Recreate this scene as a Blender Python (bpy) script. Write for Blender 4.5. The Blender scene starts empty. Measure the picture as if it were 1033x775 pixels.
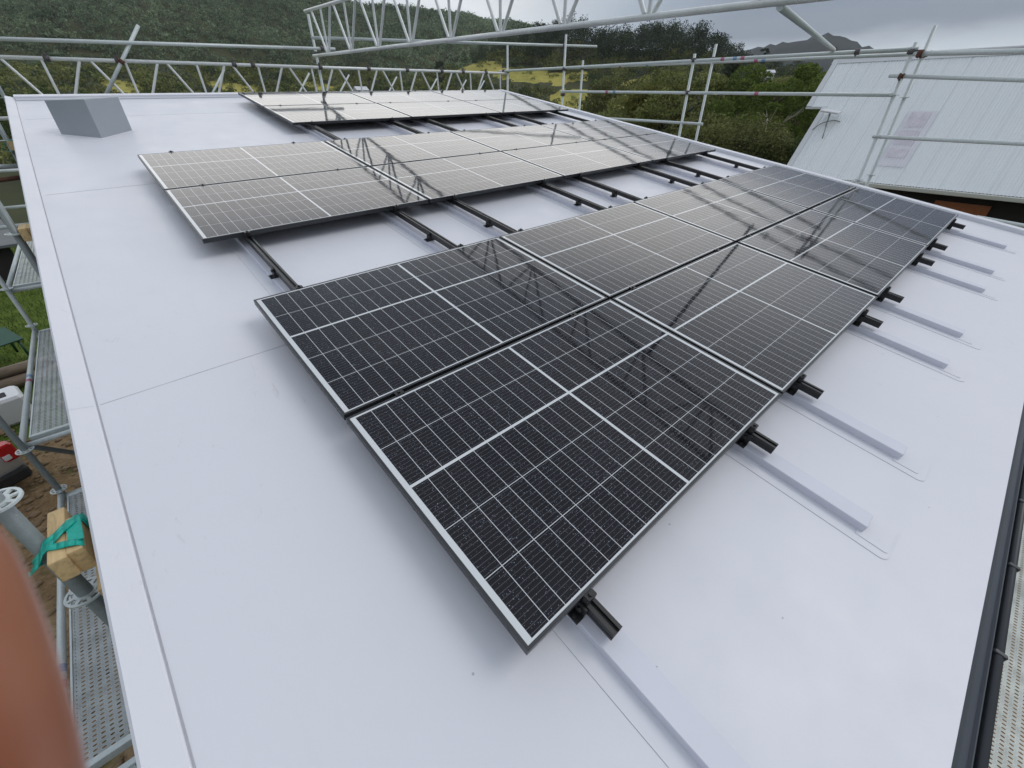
import bpy, math, random
import numpy as np
from mathutils import Matrix, Vector
random.seed(7)
RNG = np.random.default_rng(11)
S = bpy.context.scene
COL = S.collection
PI = math.pi

# ------------------------------------------------------------------ frames
# roof frame: x = along the gutter, y = up the slope, z = normal, panel tops at z = 0
NRM = Vector((0.02416535, 0.1573615, 0.98724536)).normalized()
XW = (Vector((1, 0, 0)) - NRM * NRM.x).normalized()
YW = NRM.cross(XW)
RM = Matrix((XW, YW, NRM))                       # roof -> world
RM4 = RM.to_4x4()
REUL = RM.to_euler()
CAM = RM @ Vector((-0.36917007, -2.38515868, 1.29596047))
def rw(x, y, z=0.0): return RM @ Vector((x, y, z))
ROOF = -0.14

# ------------------------------------------------------------------ mesh builder
class MB:
    def __init__(s): s.v = []; s.f = []; s.sm = []
    def add(s, vs, fs, smooth=False):
        o = len(s.v); s.v += [tuple(p) for p in vs]
        for f in fs: s.f.append(tuple(i + o for i in f)); s.sm.append(smooth)
        return s
    def box(s, a, b, m=None):
        x0, y0, z0 = a; x1, y1, z1 = b
        vs = [Vector(p) for p in ((x0,y0,z0),(x1,y0,z0),(x1,y1,z0),(x0,y1,z0),(x0,y0,z1),(x1,y0,z1),(x1,y1,z1),(x0,y1,z1))]
        if m is not None: vs = [m @ p for p in vs]
        return s.add(vs, [(0,3,2,1),(4,5,6,7),(0,1,5,4),(1,2,6,5),(2,3,7,6),(3,0,4,7)])
    def bbox(s, a, b, r, m=None):
        # box with chamfered vertical edges and top
        x0, y0, z0 = a; x1, y1, z1 = b
        def ring(i, z): return [(x0+i+r,y0+i,z),(x1-i-r,y0+i,z),(x1-i,y0+i+r,z),(x1-i,y1-i-r,z),(x1-i-r,y1-i,z),(x0+i+r,y1-i,z),(x0+i,y1-i-r,z),(x0+i,y0+i+r,z)]
        vs = ring(r*.6,z0)+ring(0,z0+r)+ring(0,z1-r)+ring(r*.6,z1)
        vs = [Vector(p) for p in vs]
        if m is not None: vs = [m @ p for p in vs]
        fs = [tuple(range(7,-1,-1)), tuple(range(24,32))]
        for k in range(3):
            for i in range(8):
                j = (i+1) % 8; fs.append((k*8+i, k*8+j, k*8+8+j, k*8+8+i))
        return s.add(vs, fs)
    def tube(s, p0, p1, r, n=12, r1=None, cap=True):
        p0 = Vector(p0); p1 = Vector(p1); d = (p1-p0).normalized()
        a = d.orthogonal().normalized(); b = d.cross(a)
        if r1 is None: r1 = r
        vs = []
        for p, q in ((p0, r), (p1, r1)):
            for i in range(n):
                t = 2*PI*i/n; vs.append(p + (a*math.cos(t)+b*math.sin(t))*q)
        o = len(s.v)
        s.add(vs, [(i, (i+1) % n, n+(i+1) % n, n+i) for i in range(n)], True)
        if cap:
            s.f.append(tuple(o+i for i in range(n-1, -1, -1))); s.sm.append(False)
            s.f.append(tuple(o+n+i for i in range(n))); s.sm.append(False)
        return s
    def path(s, pts, rad, n=8):
        for i in range(len(pts)-1):
            s.tube(pts[i], pts[i+1], rad[i], n, rad[i+1])
        return s
    def prism(s, prof, a, b, m=None):
        # prof: closed (y,z) outline extruded along x from a to b
        n = len(prof)
        vs = [Vector((a, p[0], p[1])) for p in prof] + [Vector((b, p[0], p[1])) for p in prof]
        if m is not None: vs = [m @ p for p in vs]
        fs = [tuple(range(n-1, -1, -1)), tuple(range(n, 2*n))]
        fs += [(i, (i+1) % n, n+(i+1) % n, n+i) for i in range(n)]
        return s.add(vs, fs)
    def mesh(s, name, mat):
        me = bpy.data.meshes.new(name); me.from_pydata(s.v, [], s.f)
        me.polygons.foreach_set('use_smooth', s.sm)
        me.materials.append(mat); me.update()
        return me
    def build(s, name, mat, parent=None, bevel=0):
        o = bpy.data.objects.new(name, s.mesh(name, mat)); COL.objects.link(o)
        if parent is not None: o.parent = parent
        if bevel:
            md = o.modifiers.new('bevel', 'BEVEL'); md.width = bevel; md.segments = 2; md.limit_method = 'ANGLE'
            md.angle_limit = math.radians(40)
        return o

def tag(o, label=None, cat=None, group=None, kind=None):
    if label: o['label'] = label
    if cat: o['category'] = cat
    if group: o['group'] = group
    if kind: o['kind'] = kind
    return o
def thing(name, label, cat, loc=(0,0,0), rot=None, group=None):
    o = bpy.data.objects.new(name, None); COL.objects.link(o); o.empty_display_size = .1
    o.location = loc
    if rot is not None: o.rotation_euler = rot
    return tag(o, label, cat, group)
def kids(o): return [c for c in COL.objects if c.parent == o]
def dup(root, loc, rot=None, label=None, group=None, scale=None):
    def cp(o, par):
        c = o.copy(); COL.objects.link(c)
        if par is not None: c.parent = par
        for k in TREE.get(o.name, []): cp(k, c)
        return c
    TREE = {}
    for k in COL.objects:
        if k.parent is not None: TREE.setdefault(k.parent.name, []).append(k)
    r = cp(root, None); r.location = loc
    if rot is not None: r.rotation_euler = rot
    if scale is not None: r.scale = scale
    if label: r['label'] = label
    if group: r['group'] = group
    return r

# ------------------------------------------------------------------ materials
class NT:
    def __init__(s, name):
        s.m = bpy.data.materials.new(name); s.m.use_nodes = True
        s.t = s.m.node_tree; s.n = s.t.nodes; s.b = s.n['Principled BSDF']; s.out = s.n['Material Output']
    def new(s, typ, **kw):
        n = s.n.new(typ)
        for k, v in kw.items(): setattr(n, k, v)
        return n
    def ln(s, a, b): s.t.links.new(a, b)
    def val(s, sock, x):
        if hasattr(x, 'is_linked') or isinstance(x, bpy.types.NodeSocket): s.ln(x, sock)
        else: sock.default_value = x
    def math(s, op, a, b=0.0, c=0.0, clamp=False):
        n = s.new('ShaderNodeMath', operation=op); n.use_clamp = clamp
        s.val(n.inputs[0], a); s.val(n.inputs[1], b); s.val(n.inputs[2], c); return n.outputs[0]
    def mix(s, fac, a, b, blend='MIX'):
        n = s.new('ShaderNodeMix', data_type='RGBA', blend_type=blend)
        s.val(n.inputs[0], fac)
        for i, x in ((6, a), (7, b)):
            if isinstance(x, tuple): n.inputs[i].default_value = (*x[:3], 1)
            else: s.ln(x, n.inputs[i])
        return n.outputs[2]
    def ramp(s, fac, stops):
        n = s.new('ShaderNodeValToRGB'); s.val(n.inputs[0], fac)
        e = n.color_ramp.elements
        while len(e) < len(stops): e.new(.5)
        for i, (p, c) in enumerate(stops):
            e[i].position = p; e[i].color = (*c, 1) if isinstance(c, tuple) else (c, c, c, 1)
        return n.outputs[0]
    def coord(s, which='Object'): return s.new('ShaderNodeTexCoord').outputs[which]
    def pos(s): return s.new('ShaderNodeNewGeometry').outputs['Position']
    def noise(s, vec, scale, detail=3, rough=.55, out=0, dist=0):
        n = s.new('ShaderNodeTexNoise'); s.ln(vec, n.inputs['Vector'])
        n.inputs['Scale'].default_value = scale; n.inputs['Detail'].default_value = detail
        n.inputs['Roughness'].default_value = rough; n.inputs['Distortion'].default_value = dist
        return n.outputs[out]
    def scalev(s, vec, sc):
        n = s.new('ShaderNodeVectorMath', operation='MULTIPLY'); s.ln(vec, n.inputs[0]); n.inputs[1].default_value = sc; return n.outputs[0]
    def sep(s, vec):
        n = s.new('ShaderNodeSeparateXYZ'); s.ln(vec, n.inputs[0]); return n.outputs
    def bump(s, h, strength=.2, dist=.01):
        n = s.new('ShaderNodeBump'); n.inputs['Strength'].default_value = strength; n.inputs['Distance'].default_value = dist
        s.ln(h, n.inputs['Height']); s.ln(n.outputs[0], s.b.inputs['Normal']); return n
    def set(s, **kw):
        for k, v in kw.items():
            k = {'color': 'Base Color', 'rough': 'Roughness', 'metal': 'Metallic', 'ior': 'IOR', 'spec': 'Specular IOR Level', 'coat': 'Coat Weight'}[k]
            i = s.b.inputs[k]
            if isinstance(v, tuple): i.default_value = (*v, 1)
            elif isinstance(v, (int, float)): i.default_value = v
            else: s.ln(v, i)
        return s.m

def plain(name, col, rough=.6, metal=0, var=.15, scale=6.0, bump=0, which='Object', spec=.5):
    t = NT(name); c = t.coord(which)
    n = t.noise(c, scale, 4)
    a = tuple(x*(1-var) for x in col); b = tuple(min(1, x*(1+var)) for x in col)
    t.set(color=t.mix(n, a, b), rough=rough, metal=metal, spec=spec)
    if bump: t.bump(t.noise(c, scale*6, 4), bump, .01)
    return t.m

M = {}
# galvanised steel: spangled grey zinc, some dull streaks
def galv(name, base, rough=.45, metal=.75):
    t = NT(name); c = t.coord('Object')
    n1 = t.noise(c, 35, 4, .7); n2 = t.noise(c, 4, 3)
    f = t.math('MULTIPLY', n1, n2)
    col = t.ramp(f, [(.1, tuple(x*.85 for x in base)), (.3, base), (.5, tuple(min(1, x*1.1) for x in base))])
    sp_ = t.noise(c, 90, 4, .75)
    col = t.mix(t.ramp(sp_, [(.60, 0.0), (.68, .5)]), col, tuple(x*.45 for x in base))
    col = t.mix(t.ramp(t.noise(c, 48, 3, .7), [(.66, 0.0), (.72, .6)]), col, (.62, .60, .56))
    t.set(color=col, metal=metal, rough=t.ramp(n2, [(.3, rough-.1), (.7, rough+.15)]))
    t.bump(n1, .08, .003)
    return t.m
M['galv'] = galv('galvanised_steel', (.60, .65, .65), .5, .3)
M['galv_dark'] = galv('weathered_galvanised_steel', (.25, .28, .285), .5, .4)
M['alu'] = galv('aluminium_tube', (.78, .80, .80), .45, .2)
M['rust'] = plain('rusty_coupler', (.13, .06, .04), .8, .3, .5, 30)
M['coupler'] = plain('dark_coupler', (.12, .11, .11), .6, .6, .4, 30)
M['black'] = plain('black_anodised', (.012, .012, .013), .38, 0, .2, 8)
M['frame'] = plain('panel_frame_anodised', (.05, .052, .056), .36, .6, .15, 8)
M['gutter'] = plain('grey_gutter_steel', (.085, .095, .115), .42, .1, .1, 3)
M['gutter_bead'] = plain('dark_gutter_bead', (.03, .034, .04), .4, .1, .1, 3)
M['vent'] = plain('painted_vent_box', (.34, .37, .405), .5, 0, .06, 3)
M['batten'] = plain('wrapped_batten_membrane', (.645, .65, .725), .5, 0, .05, 5)
M['seam_and_edge_shade'] = plain('lap_seam_and_edge_shade', (.50, .50, .54), .6, 0, .3, 9)  # grey of the lap seams, also the painted edge shade round the flashing
M['wall'] = plain('painted_wall', (.33, .34, .36), .7, 0, .1, 2)
M['teal'] = plain('teal_strap_wrap', (.0, .42, .33), .4, 0, .3, 60, .4)
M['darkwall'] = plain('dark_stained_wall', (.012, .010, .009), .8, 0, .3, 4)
M['orange'] = plain('varnished_timber', (.26, .085, .022), .4, 0, .4, 10)
M['white'] = plain('white_plastic', (.62, .63, .65), .4, 0, .06, 5)
M['red'] = plain('red_lens', (.45, .012, .015), .2, 0, .2, 40)
M['carpaint'] = plain('silver_car_paint', (.46, .47, .47), .3, .5, .04, 3)
M['tyre'] = plain('rubber', (.02, .02, .02), .8, 0, .2, 20)
M['glass_dark'] = plain('dark_window_glass', (.012, .014, .016), .06, 0, .2, 3)
M['greenmetal'] = plain('dark_green_metal', (.012, .06, .035), .5, 0, .3, 6)
M['skin'] = None

def wood_mat(name, base, axis=2):
    t = NT(name); c = t.coord('Object')
    sc = [40, 40, 40]; sc[axis] = 4
    n = t.noise(t.scalev(c, tuple(sc)), 1.0, 5, .6, dist=.6)
    k = t.noise(c, 9, 2)
    col = t.ramp(n, [(.3, tuple(x*.55 for x in base)), (.5, base), (.75, tuple(min(1, x*1.25) for x in base))])
    t.set(color=t.mix(t.math('MULTIPLY', k, .5), col, tuple(x*.75 for x in base)), rough=.75)
    t.bump(n, .25, .002); return t.m
M['pine'] = wood_mat('sawn_pine', (.60, .43, .22))
M['log'] = wood_mat('log_bark', (.16, .12, .085), 0)
M['bark'] = plain('tree_bark', (.085, .07, .055), .9, 0, .5, 8, .5)
M['palebark'] = plain('pale_dead_wood', (.38, .34, .28), .9, 0, .3, 8, .5)

# membrane roof
def membrane():
    t = NT('roof_membrane'); c = t.coord('Object')
    big = t.noise(c, .8, 4, .55); mid = t.noise(c, 4.5, 5, .6); fine = t.noise(c, 160, 3)
    col = t.mix(big, (.685, .70, .742), (.705, .698, .758))
    col = t.mix(t.ramp(mid, [(.55, 0.0), (.78, .12)]), col, (.57, .585, .63))
    streak = t.noise(t.scalev(c, (9, .7, 1)), 1.0, 4, .6)
    col = t.mix(t.ramp(streak, [(.58, 0.0), (.8, .09)]), col, (.55, .55, .58))
    v = t.new('ShaderNodeTexVoronoi', feature='F1'); t.ln(c, v.inputs['Vector']); v.inputs['Scale'].default_value = 9
    rc = t.sep(v.outputs['Color'])
    spot = t.math('MULTIPLY', t.math('LESS_THAN', v.outputs['Distance'], t.math('MULTIPLY', rc[1], .045)), t.math('GREATER_THAN', rc[0], .80))
    col = t.mix(t.math('MULTIPLY', spot, .55), col, (.25, .24, .23))
    # scuffs and boot smears
    sc = t.noise(t.scalev(c, (14, 5, 1)), 1.0, 6, .7, dist=1.5); gate = t.noise(c, .55, 2)
    col = t.mix(t.math('MULTIPLY', t.ramp(sc, [(.63, 0.0), (.74, .45)]), t.ramp(gate, [(.42, 0.0), (.58, 1.0)])), col, (.42, .41, .40))
    t.set(color=col, rough=t.ramp(mid, [(.3, .38), (.7, .55)]))
    h = t.math('ADD', t.math('MULTIPLY', big, 3.0), t.math('ADD', t.math('MULTIPLY', fine, .06), t.math('MULTIPLY', mid, .5)))
    t.bump(h, .16, .02); return t.m
M['roof'] = membrane()

# photovoltaic laminate: cells, gaps, busbars in the panel's own coordinates (origin at corner)
PL, PW, GAP = 1.754, 1.096, 0.02
def pv():
    t = NT('solar_cells_under_glass'); c = t.coord('Object'); x, y, z = t.sep(c)
    # along length: 2 x 12 cells of 70 mm, 12 mm centre gap, margins
    xc = t.math('SUBTRACT', x, PL/2); ax = t.math('ABSOLUTE', xc)
    ux = t.math('DIVIDE', t.math('SUBTRACT', ax, .006), .070)       # 0..12
    fx = t.math('FRACT', ux)
    ex = t.math('MULTIPLY', t.math('MINIMUM', fx, t.math('SUBTRACT', 1.0, fx)), .070)
    inx = t.math('MULTIPLY', t.math('GREATER_THAN', ux, 0.0), t.math('LESS_THAN', ux, 12.0))
    # across: 2 cells, 10 mm gap, 3 cells (from back edge y = 0 to front y = -PW)
    yy = t.math('MULTIPLY', y, -1.0)
    g = t.math('GREATER_THAN', yy, .019+.42+.005)
    y2 = t.math('SUBTRACT', t.math('SUBTRACT', yy, .019), t.math('MULTIPLY', g, .010))
    uy = t.math('DIVIDE', y2, .21); fy = t.math('FRACT', uy)
    ey = t.math('MULTIPLY', t.math('MINIMUM', fy, t.math('SUBTRACT', 1.0, fy)), .21)
    iny = t.math('MULTIPLY', t.math('GREATER_THAN', uy, 0.0), t.math('LESS_THAN', uy, 5.0))
    cgap = t.math('SUBTRACT', yy, .019+.42+.005)
    ing = t.math('GREATER_THAN', t.math('ABSOLUTE', cgap), .0052)
    cell = t.math('MULTIPLY', t.math('MULTIPLY', inx, iny), ing)
    cell = t.math('MULTIPLY', cell, t.math('GREATER_THAN', ex, .0011))
    cell = t.math('MULTIPLY', cell, t.math('GREATER_THAN', ey, .0012))
    bb = t.math('FRACT', t.math('MULTIPLY', fy, 12.0))
    bus = t.math('LESS_THAN', t.math('ABSOLUTE', t.math('SUBTRACT', bb, .5)), .03)
    # per-cell tint
    comb = t.new('ShaderNodeCombineXYZ')
    t.ln(t.math('FLOOR', t.math('MULTIPLY', t.math('SIGN', xc), t.math('ADD', ux, 1.0))), comb.inputs[0]); t.ln(t.math('FLOOR', uy), comb.inputs[1])
    oi = t.new('ShaderNodeObjectInfo'); t.ln(t.math('MULTIPLY', oi.outputs['Random'], 37.0), comb.inputs[2])
    wn = t.new('ShaderNodeTexWhiteNoise', noise_dimensions='3D'); t.ln(comb.outputs[0], wn.inputs['Vector'])
    base = t.mix(wn.outputs['Value'], (.0042, .0038, .0075), (.0070, .0060, .0100))
    base = t.mix(t.math('MULTIPLY', bus, .26), base, (.45, .45, .48))
    # droplets / dust sparkle on the textured glass
    v = t.new('ShaderNodeTexVoronoi', feature='F1'); t.ln(c, v.inputs['Vector']); v.inputs['Scale'].default_value = 175
    rr = t.sep(v.outputs['Color'])
    big = t.noise(c, 3.2, 3); pat = t.noise(c, 26, 3)
    thr = t.math('ADD', t.math('MULTIPLY', t.math('MULTIPLY', big, pat), .62), .13)
    dot = t.math('LESS_THAN', v.outputs['Distance'], t.math('MULTIPLY', thr, t.math('POWER', rr[0], 1.4)))
    dot = t.math('MULTIPLY', dot, t.math('ADD', .25, t.math('MULTIPLY', rr[1], .75)))
    base = t.mix(t.math('MULTIPLY', dot, .70), base, (.38, .42, .52))
    film = t.noise(c, 1.7, 4)
    base = t.mix(t.ramp(film, [(.35, 0.0), (.8, .010)]), base, (.4, .4, .42))
    col = t.mix(cell, (.62, .64, .66), base)
    t.set(color=col, rough=t.math('ADD', .05, t.math('MULTIPLY', dot, .22)), ior=1.36, spec=.5)
    t.bump(t.math('ADD', t.noise(c, 2.6, 2), t.math('MULTIPLY', t.noise(c, 340, 2), .004)), .05, .02)
    return t.m
M['pv'] = pv()

# perforated steel plank
def plank_mat(name, tint):
    t = NT(name); c = t.coord('Object'); x, y, z = t.sep(c)   # long axis = y
    px, py = .040, .030
    row = t.math('FLOOR', t.math('DIVIDE', x, px))
    off = t.math('MULTIPLY', t.math('MODULO', t.math('ABSOLUTE', row), 2.0), .5)
    fx = t.math('SUBTRACT', t.math('FRACT', t.math('DIVIDE', x, px)), .5)
    fy = t.math('SUBTRACT', t.math('FRACT', t.math('ADD', t.math('DIVIDE', y, py), off)), .5)
    d = t.math('ADD', t.math('POWER', t.math('DIVIDE', fx, .29), 2.0), t.math('POWER', t.math('DIVIDE', fy, .21), 2.0))
    edge = t.math('LESS_THAN', t.math('ABSOLUTE', x), .135)
    hole = t.math('MULTIPLY', t.math('LESS_THAN', d, 1.0), edge)
    up = t.sep(t.new('ShaderNodeNewGeometry').outputs['Normal'])[2]
    n = t.noise(c, 5, 5, .65); n2 = t.noise(c, 40, 3)
    col = t.ramp(n, [(.3, tuple(q*.62 for q in tint)), (.55, tint), (.75, tuple(q*1.15 for q in tint))])
    col = t.mix(t.ramp(n2, [(.5, 0.0), (.75, .4)]), col, (.20, .18, .14))
    rim = t.math('LESS_THAN', d, 1.7)
    col = t.mix(t.math('MULTIPLY', t.math('MULTIPLY', rim, edge), .35), col, tuple(min(1, q*1.5) for q in tint))
    t.set(color=col, metal=.35, rough=.55)
    t.ln(t.math('SUBTRACT', 1.0, hole), t.b.inputs['Alpha'])
    return t.m
M['plank'] = plank_mat('perforated_steel', (.40, .43, .43))
M['plank_pale'] = plank_mat('dusty_perforated_steel', (.46, .49, .475))

def leaf_mat(name, dark, mid, light, trans=.15):
    t = NT(name); g = t.new('ShaderNodeNewGeometry')
    r = g.outputs['Random Per Island']
    n = t.noise(g.outputs['Position'], .30, 3, .65)
    lo = t.noise(g.outputs['Position'], .022, 4, .6)
    f = t.math('ADD', t.math('MULTIPLY', r, .42), t.math('ADD', t.math('MULTIPLY', n, .9), t.math('SUBTRACT', t.math('MULTIPLY', lo, .9), .62)))  # random leaf tone, plus crown shadows and broad hillside shading put into the colour
    col = t.ramp(f, [(.18, dark), (.5, mid), (.85, light)])
    t.set(color=col, rough=.75, spec=.2)
    tb = t.new('ShaderNodeBsdfTranslucent'); t.ln(col, tb.inputs['Color'])     # thin leaves pass light
    mx = t.new('ShaderNodeMixShader'); mx.inputs[0].default_value = .38
    t.ln(t.b.outputs[0], mx.inputs[1]); t.ln(tb.outputs[0], mx.inputs[2]); t.ln(mx.outputs[0], t.out.inputs['Surface'])
    return t.m
M['leaf_dark'] = leaf_mat('dark_evergreen_leaves', (.032, .050, .018), (.075, .108, .034), (.135, .175, .055))
M['leaf_green'] = leaf_mat('green_leaves', (.060, .092, .018), (.145, .195, .040), (.25, .29, .085))
M['leaf_olive'] = leaf_mat('olive_leaves', (.085, .100, .030), (.20, .225, .072), (.34, .35, .13))
M['leaf_brown'] = leaf_mat('brownish_manuka_leaves', (.062, .070, .024), (.150, .162, .056), (.25, .26, .10))
M['leaf_yellow'] = leaf_mat('yellowing_leaves', (.075, .085, .022), (.20, .195, .055), (.36, .31, .09))
M['leaf_grey'] = leaf_mat('grey_green_leaves', (.048, .062, .040), (.115, .135, .086), (.21, .225, .15))
M['leaf_pink'] = leaf_mat('bare_pinkish_twigs', (.13, .09, .08), (.26, .185, .165), (.36, .28, .25))
M['forest'] = leaf_mat('hillside_bush', (.050, .078, .044), (.165, .225, .130), (.34, .41, .25))
M['pinefol'] = leaf_mat('pine_foliage', (.018, .030, .018), (.046, .066, .038), (.095, .12, .066))

# ------------------------------------------------------------------ solar panels
LAM = MB(); LAM.box((.010, -PW+.010, -.006), (PL-.010, -.010, -.0008))
LAM = LAM.mesh('laminate', M['pv'])
FR = MB()
for a, b in (((0, -PW, -.03), (.011, 0, 0)), ((PL-.011, -PW, -.03), (PL, 0, 0)), ((.011, -.011, -.03), (PL-.011, 0, 0)), ((.011, -PW, -.03), (PL-.011, -PW+.011, 0))):
    FR.box(a, b)
FR = FR.mesh('frame', M['frame'])
BK = MB(); BK.box((.012, -PW+.012, -.012), (PL-.012, -.012, -.0065))
BK = BK.mesh('backsheet', M['black'])
def panel(u, v, label, group):
    r = thing('solar_panel', label, 'solar panel', rw(u, v, random.uniform(-.0015, .0015)), None, group)
    e = RM.to_4x4() @ Matrix.Rotation(random.uniform(-.0012, .0012), 4, 'X') @ Matrix.Rotation(random.uniform(-.0012, .0012), 4, 'Y')
    r.rotation_euler = e.to_euler()
    for n, me in (('cell_glass', LAM), ('frame', FR), ('backsheet', BK)):
        o = bpy.data.objects.new(n, me); COL.objects.link(o); o.parent = r
ARR = [('front', 0.0, 0.0, 4), ('middle', -.021, 3.144, 4), ('back', 1.767, 6.340, 3)]
ordn = {4: ['leftmost', 'second from left', 'third from left', 'rightmost'], 3: ['leftmost', 'centre', 'rightmost']}
for nm, u0, v0, nc in ARR:
    for j in range(2):
        for i in range(nc):
            row = ('upper', 'lower')[j]
            where = {'front': 'the big array nearest the camera', 'middle': 'the middle array', 'back': 'the farthest array'}[nm]
            panel(u0+i*(PL+GAP), v0-j*(PW+GAP), 'solar panel, %s in the %s row of %s' % (ordn[nc][i], row, where), 'solar panels on the roof')

# ------------------------------------------------------------------ mounting rails with clamps and feet
RAILS = [.25, 1.41, 2.01, 3.19, 3.79, 4.97, 5.62, 6.745]
ROW0, ROW1 = -2.342, 6.40
def rail(k, u):
    top = 6.40 if k >= 2 else 3.22
    words = ['first', 'second', 'third', 'fourth', 'fifth', 'sixth', 'seventh', 'eighth']
    r = thing('mounting_rail', 'black aluminium panel rail down the roof, %s counted from the left parapet' % words[k], 'rail', rw(u, ROW0, -.07), REUL, 'black rails under the panels')
    L = top-ROW0
    # slotted channel profile (x,z) extruded along y
    prof = [(-.02, 0), (.02, 0), (.02, .0398), (.007, .0398), (.007, .028), (-.007, .028), (-.007, .0398), (-.02, .0398)]
    m = Matrix(((0, 1, 0, 0), (1, 0, 0, 0), (0, 0, 1, 0), (0, 0, 0, 1)))
    b = MB(); b.prism(prof, 0, L, m)
    for sx in (-1, 1):
        b.box((sx*.0202-.0012, 0.0005, .013), (sx*.0202+.0012, L-.0005, .017))
    b.build('channel', M['black'], r)
    # panel clamps at module edges
    eds = []
    for nm, u0, v0, nc in ARR:
        if u < u0: continue
        eds += [(v0+.012, 1), (v0-PW-GAP/2, 0), (v0-2*PW-GAP-.012, 1)]
    for yv, end in eds:
        c = MB(); yy = yv-ROW0
        if end: c.bbox((-.02, yy-.012, .0402), (.02, yy+.012, .073), .003)
        else: c.bbox((-.02, yy-.008, .0402), (.02, yy+.008, .0735), .003); c.box((-.02, yy-.018, .0702), (.02, yy+.018, .0732))
        c.tube((0, yy, .0732), (0, yy, .0805), .007, 8)
        c.build('clamp', M['black'], r)
    # hook feet clipped to the left side of the rail standing on the batten
    yy = .12
    while yy < L-.05:
        f = MB()
        f.box((-.030, yy-.022, -.0295), (-.0215, yy+.022, .034)); f.box((-.056, yy-.022, -.0295), (-.0302, yy+.022, -.022))
        f.tube((-.038, yy, .012), (-.0215, yy, .012), .009, 8); f.tube((-.046, yy, -.022), (-.046, yy, -.012), .008, 6)
        f.box((-.019, yy-.02, -.0295), (.019, yy+.02, -.0005))
        f.build('rail_foot', M['black'], r)
        yy += 1.37 if yy > .2 else 2.62
    return r
for k, u in enumerate(RAILS): rail(k, u)

# ------------------------------------------------------------------ the house below us
UL, UR, VB, VF = -.85, 7.80, 6.98, -3.15
house = thing('house', 'low-pitched house with pale membrane roof carrying the solar panels', 'house', rw(0, 0, 0), REUL)
b = MB(); b.box((UL, VF, ROOF-.06), (UR, VB, ROOF)); roof = b.build('roof', M['roof'], house)
b = MB()   # parapet caps: left, back, right
def cap_profile(): return None
def cap_ring(yv, u):
    return [(u, yv, ROOF-.24), (u+.088, yv, ROOF-.01), (u+.089, yv, ROOF+.009), (u+.086, yv, ROOF+.012), (u+.010, yv, ROOF+.033), (u+.001, yv, ROOF+.026)]
q0, q1 = cap_ring(VF+.002, -.838), cap_ring(VB+.01, -.888)
b.add(q0+q1, [(5, 4, 3, 2, 1, 0), (6, 7, 8, 9, 10, 11)]+[(i, (i+1) % 6, 6+(i+1) % 6, 6+i) for i in range(6)])
b.build('left_parapet_cap', M['roof'], house)
b = MB(); b.box((UL+.054, VB-.13, ROOF-.2), (UR-.12, VB+.008, ROOF+.045)); b.box((UL+.060, VB-.165, ROOF+.001), (UR-.125, VB-.132, ROOF+.02))
b.build('back_parapet_cap', M['roof'], house, .006)
b = MB(); b.box((UR-.118, VF+.004, ROOF-.2), (UR+.01, VB+.008, ROOF+.050))
b.build('right_parapet_cap', M['roof'], house, .006)
b = MB(); b.add([(-.838+.0895, VF+.01, ROOF+.0008), (-.838+.0945, VF+.01, ROOF+.0008), (-.888+.0945, VB-.17, ROOF+.0008), (-.888+.0895, VB-.17, ROOF+.0008)], [(0, 1, 2, 3)]); b.build('cap_crease_shade', plain('crease_shade_grey', (.40, .40, .44), .7, 0, .2, 9), roof)  # grey strip along the cap crease, painted in for its shade
# lap seams across the sheet and patches
for yv in (-.29, 2.72, 5.65):
    b = MB(); b.box((UL+.10, yv-.0016, ROOF), (UR-.14, yv+.0016, ROOF+.0012)); b.build('lap_seam', M['seam_and_edge_shade'], roof)
    uo = -.838-.05*(yv-VF)/(VB-VF)
    b = MB(); b.add([(uo-.0008, yv-.0145, ROOF-.1), (uo-.0008, yv-.0125, ROOF-.1), (uo-.0008, yv-.0125, ROOF+.0275), (uo-.0008, yv-.0145, ROOF+.0275), (uo+.010, yv-.0125, ROOF+.0338), (uo+.010, yv-.0145, ROOF+.0338), (uo+.084, yv-.0125, ROOF+.0130), (uo+.084, yv-.0145, ROOF+.0130)], [(0, 1, 2, 3), (3, 2, 4, 5), (5, 4, 6, 7)])
    b.build('cap_joint', M['seam_and_edge_shade'], roof)
for k, u in enumerate(RAILS):
    uc = u
    b = MB(); b.bbox((uc-.0445, -2.76 if k else -3.02, ROOF-.004), (uc+.0445, (6.55 if k >= 2 else 3.4), ROOF+.0402), .004)
    b.build('batten', M['batten'], roof)
    fr = -2.76 if k else -3.02
    bk = 6.6 if k >= 2 else 3.45
    def rounded(x0, x1, y0, y1, z, rr):
        vs = []
        for ccx, ccy, a0 in ((x1, y1, None), (x0, y1, None), (x0+rr, y0+rr, 180), (x1-rr, y0+rr, 270)):
            if a0 is None: vs.append((ccx, ccy)); continue
            for q in range(6):
                a = math.radians(a0+q*18); vs.append((ccx+rr*math.cos(a), ccy+rr*math.sin(a)))
        n0 = len(vs); b = MB()
        return b.add([(p[0], p[1], ROOF-.004) for p in vs]+[(p[0], p[1], ROOF+z) for p in vs], [tuple(range(n0-1, -1, -1)), tuple(range(n0, 2*n0))]+[(i, (i+1) % n0, n0+(i+1) % n0, n0+i) for i in range(n0)])
    e1 = random.uniform(-.012, .012)
    rounded(uc-.1092, uc+.1092, fr-.1162+e1, bk, .0010, .03).build('edge_shade', M['seam_and_edge_shade'], roof)  # slightly wider grey sheet below, a painted outline for the strip's edge shade
    rounded(uc-.1085, uc+.1085, fr-.1155+e1, bk, .0026, .03).build('flashing_strip', M['roof'], roof)
    rounded(uc-.0705, uc+.0705, fr-.0855-e1, fr+.02, .0036, .012).build('edge_shade', M['seam_and_edge_shade'], roof)
    rounded(uc-.0700, uc+.0700, fr-.0850-e1, fr+.02, .0050, .012).build('end_patch', M['roof'], roof)
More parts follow.
